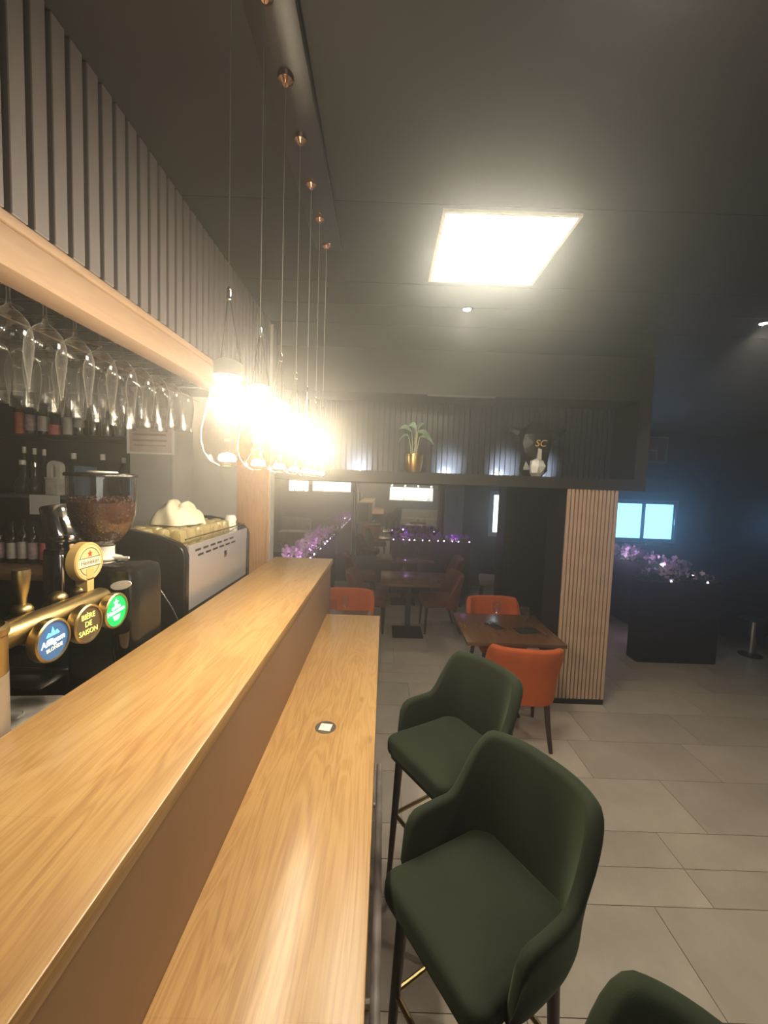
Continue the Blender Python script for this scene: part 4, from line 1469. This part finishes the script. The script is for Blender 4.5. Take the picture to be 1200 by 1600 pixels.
ROW = [
    (36, 2.2485, .29, .035, g_amber, l_orange, m_matblack, 'tall bottle with orange label on the upper shelf', 'wine', (.02, .55)),
    (52, 2.2485, .27, .034, g_dark, l_mauve, m_matblack, 'dark bottle with dull mauve label beside the orange one', 'spirit', (.12, .55)),
    (72, 2.2485, .31, .036, g_dark, l_white, m_steel, 'dark bottle with white label and silver neck on the upper shelf', 'spirit', (.10, .45)),
    (89, 2.2485, .29, .037, g_clear, l_pink, m_copper, 'clear bottle with pink base label on the upper shelf', 'spirit', (.02, .28)),
    (111, 2.2485, .26, .035, g_dark, l_white, m_matblack, 'dark bottle with broad cream label on the upper shelf', 'spirit', (.05, .52)),
    (127, 2.2485, .30, .033, g_dark, l_white, m_matblack, 'slim dark bottle with tall pale label, last on the upper shelf', 'wine', (.22, .62)),
]
for px, z, h, r, g, lm, cp, lab, shp, lz in ROW:
    bottle(X_at(px, 2.97), z, h, r, g, lm, cp, lab, 2.97, shp, lz)
ROW2 = [
    (41, 3.05, .35, .030, g_olive, None, m_white, 'tall olive bottle at the left back of the middle shelf', 'wine'),
    (57, 3.05, .34, .030, g_olive, None, m_white, 'tall olive bottle in the middle of three on the middle shelf', 'wine'),
    (72, 3.05, .335, .030, g_olive, None, m_white, 'tall olive bottle at the right of three on the middle shelf', 'wine'),
    (38, 2.93, .245, .050, g_clear, None, m_white, 'clear round decanter bottle with white stopper', 'decanter'),
    (57, 2.92, .23, .046, g_clear, None, m_steel, 'clear squat bottle beside the white stoppered decanter', 'decanter'),
    (118, 2.98, .31, .042, g_clear, None, m_white, 'broad clear bottle with white cap beside the arch stand', 'spirit'),
    (163, 2.98, .31, .040, g_dark, None, m_white, 'dark wine bottle with pale capsule behind the grinder lid', 'wine'),
    (196, 2.98, .29, .036, g_dark, None, m_white, 'dark wine bottle with pale capsule at the right end of the middle shelf', 'wine'),
]
for px, y, h, r, g, lm, cp, lab, shp in ROW2:
    bottle(X_at(px, y), 1.8205, h, r, g, lm, cp, lab, y, shp)
ROW3 = [(-2, .30, l_mauve, 'leftmost dark bottle with mauve label on the back counter'), (19, .30, l_white, 'dark bottle with narrow white label on the back counter'),
        (36, .32, l_white, 'dark bottle with white and green label on the back counter'), (52, .31, l_mauve, 'dark bottle with pink swirl label on the back counter'),
        (71, .31, l_pink, 'dark bottle with pink label beside the shaker')]
for px, h, lm, lab in ROW3:
    bottle(X_at(px, 2.86), 1.3225, h, .036, g_dark, lm, m_matblack, lab, 2.86, 'wine', (.12, .50))
# arch stand on a white box
x = X_at(90, 2.94)
bxw = MB().box(-.045, .045, -.05, .05, 0, .115, .002).build('carton', l_white)
bxw.location = (X_at(91, 2.94), 2.94, 1.8205)
tag(bxw, 'white printed carton under the arch stand', 'box')
ar = thing('arch_stand', 'white arch shaped stand on the white carton', 'ornament', (X_at(90, 2.94), 2.94, 1.936))
pts = []
for k in range(13):
    a = PI * k / 12
    pts.append((.048 * math.cos(a), .085 + .048 * math.sin(a)))
inn = [(.014 * math.cos(PI * k / 8), .075 + .03 * math.sin(PI * k / 8)) for k in range(9)]
outl = [(.048, .012)] + pts + [(-.048, .012), (-.014, .012)] + list(reversed(inn)) + [(.014, .012)]
MB().prism(outl, -.025, .025, 'Y').build('arch', m_white, ar, False)
MB().box(-.062, .062, -.035, .035, 0, .012, .003).build('base', m_white, ar)
bk = MB().box(-.03, .03, -.08, .08, 0, .215, .003).build('book', m_blue)
bk.location = (X_at(137, 3.0), 3.0, 1.8205)
tag(bk, 'upright blue covered book on the middle shelf', 'book')
tb = thing('tumbler', 'x', 'glass', (0, 0, 0), 0, 'clear tumblers on the upper shelf')
MB().lathe([(0, .002), (.028, 0), (.030, .008), (.034, .12), (.032, .12), (.028, .012), (0, .010)], 18).build('body', m_glass, tb)
for k in range(6):
    p = (X_at(153 + 10 * k, 2.95), 2.93 + (k % 2) * .09, 2.2485)
    lab = '%s clear tumbler from the left on the upper shelf' % (names[k] if k else 'first')
    if k == 0:
        tb.location = p
        tb['label'] = lab
    else:
        dup(tb, p, None, lab)
tagp = MB().box(-.108, .108, -.001, .001, -.14, 0).build('paper_sheet', m_paper, None, False)
tagp.location = (X_at(70, 2.83), 2.836, 1.822)
tag(tagp, 'blank white paper sheet hanging from the middle shelf edge', 'paper')
ns = thing('notice_sign', 'pale framed notice with lines of text on the grey wall', 'sign', (X_at(238, 2.838), 2.8395, 2.285))
MB().box(-.155, .155, -.004, 0, -.14, .16, .001).build('sheet', pmat('pale_pink_sheet', (.62, .53, .50), .6), ns)
f = MB()
f.box(-.165, -.150, -.008, 0, -.15, .17).box(.150, .165, -.008, 0, -.15, .17).box(-.15, .15, -.008, 0, -.15, -.137).box(-.15, .15, -.008, 0, .157, .17)
f.build('frame', m_paper, ns, False)
ink2 = pmat('faded_print', (.34, .28, .26), .7)
for z, hh, w0 in ((.105, .030, .12), (.035, .020, .115), (-.015, .014, .12), (-.055, .014, .125), (-.09, .010, .12)):
    MB().box(-w0, w0 - .01, -.0052, -.0042, z - hh / 2, z + hh / 2).build('print_line', ink2, ns, False)

# ------------------------------------------------------------------ right side: wall box, low table, armchair
eb = thing('wall_box', 'small glass fronted wall box with red and white markings high on the far wall', 'wall box', (5.22, YB - .002, 2.84))
MB().box(-.24, .24, -.10, 0, -.24, .24, .004).build('case', m_redbox, eb)
f = MB()
f.box(-.25, -.225, -.115, -.10, -.25, .25).box(.225, .25, -.115, -.10, -.25, .25).box(-.225, .225, -.115, -.10, -.25, -.225).box(-.225, .225, -.115, -.10, .225, .25)
f.build('frame', m_paper, eb, False)
MB().box(-.19, .04, -.104, -.101, -.03, .0).build('marking', m_paper, eb, False)
MB().box(.05, .065, -.104, -.101, -.21, .1).build('marking', m_paper, eb, False)
MB().prism([(-.19, .04), (-.05, .04), (-.13, .2)], -.104, -.101, 'Y').build('marking', m_red, eb, False)

bt = thing('side_table', 'low round black table with a chrome column leg at the right edge', 'table', (4.66, 4.92, 0))
MB().lathe([(0, 0), (.12, 0), (.12, .012), (.05, .02), (0, .02)], 32).build('base', m_matblack, bt)
MB().cyl((0, 0, .02), (0, 0, .455), .034, None, 20).build('column', m_chrome, bt)
MB().lathe([(0, .455), (.14, .455), (.145, .462), (.14, .47), (0, .47)], 40).build('tabletop', m_matblack, bt)
ac = thing('armchair', 'black upholstered armchair in the dark right corner', 'armchair', (5.15, 5.6, 0), math.radians(120))
cushion(rounded_outline(.34, .32, .36, -.30, .08), .12, .42, .05, .02).build('seat', m_blackfab, ac, ang=60)
shell(.37, .36, -.02, .10, .62, .78, math.radians(110), .12, .03, math.radians(45), math.radians(85), .6, 44, .2).build('backrest', m_blackfab, ac, ang=60)
for sx in (-1, 1):
    for sy in (-1, 1):
        MB().cyl((sx * .26, sy * .24, 0), (sx * .26, sy * .24, .13), .018, .022, 12).build('leg', m_darkleg, ac)
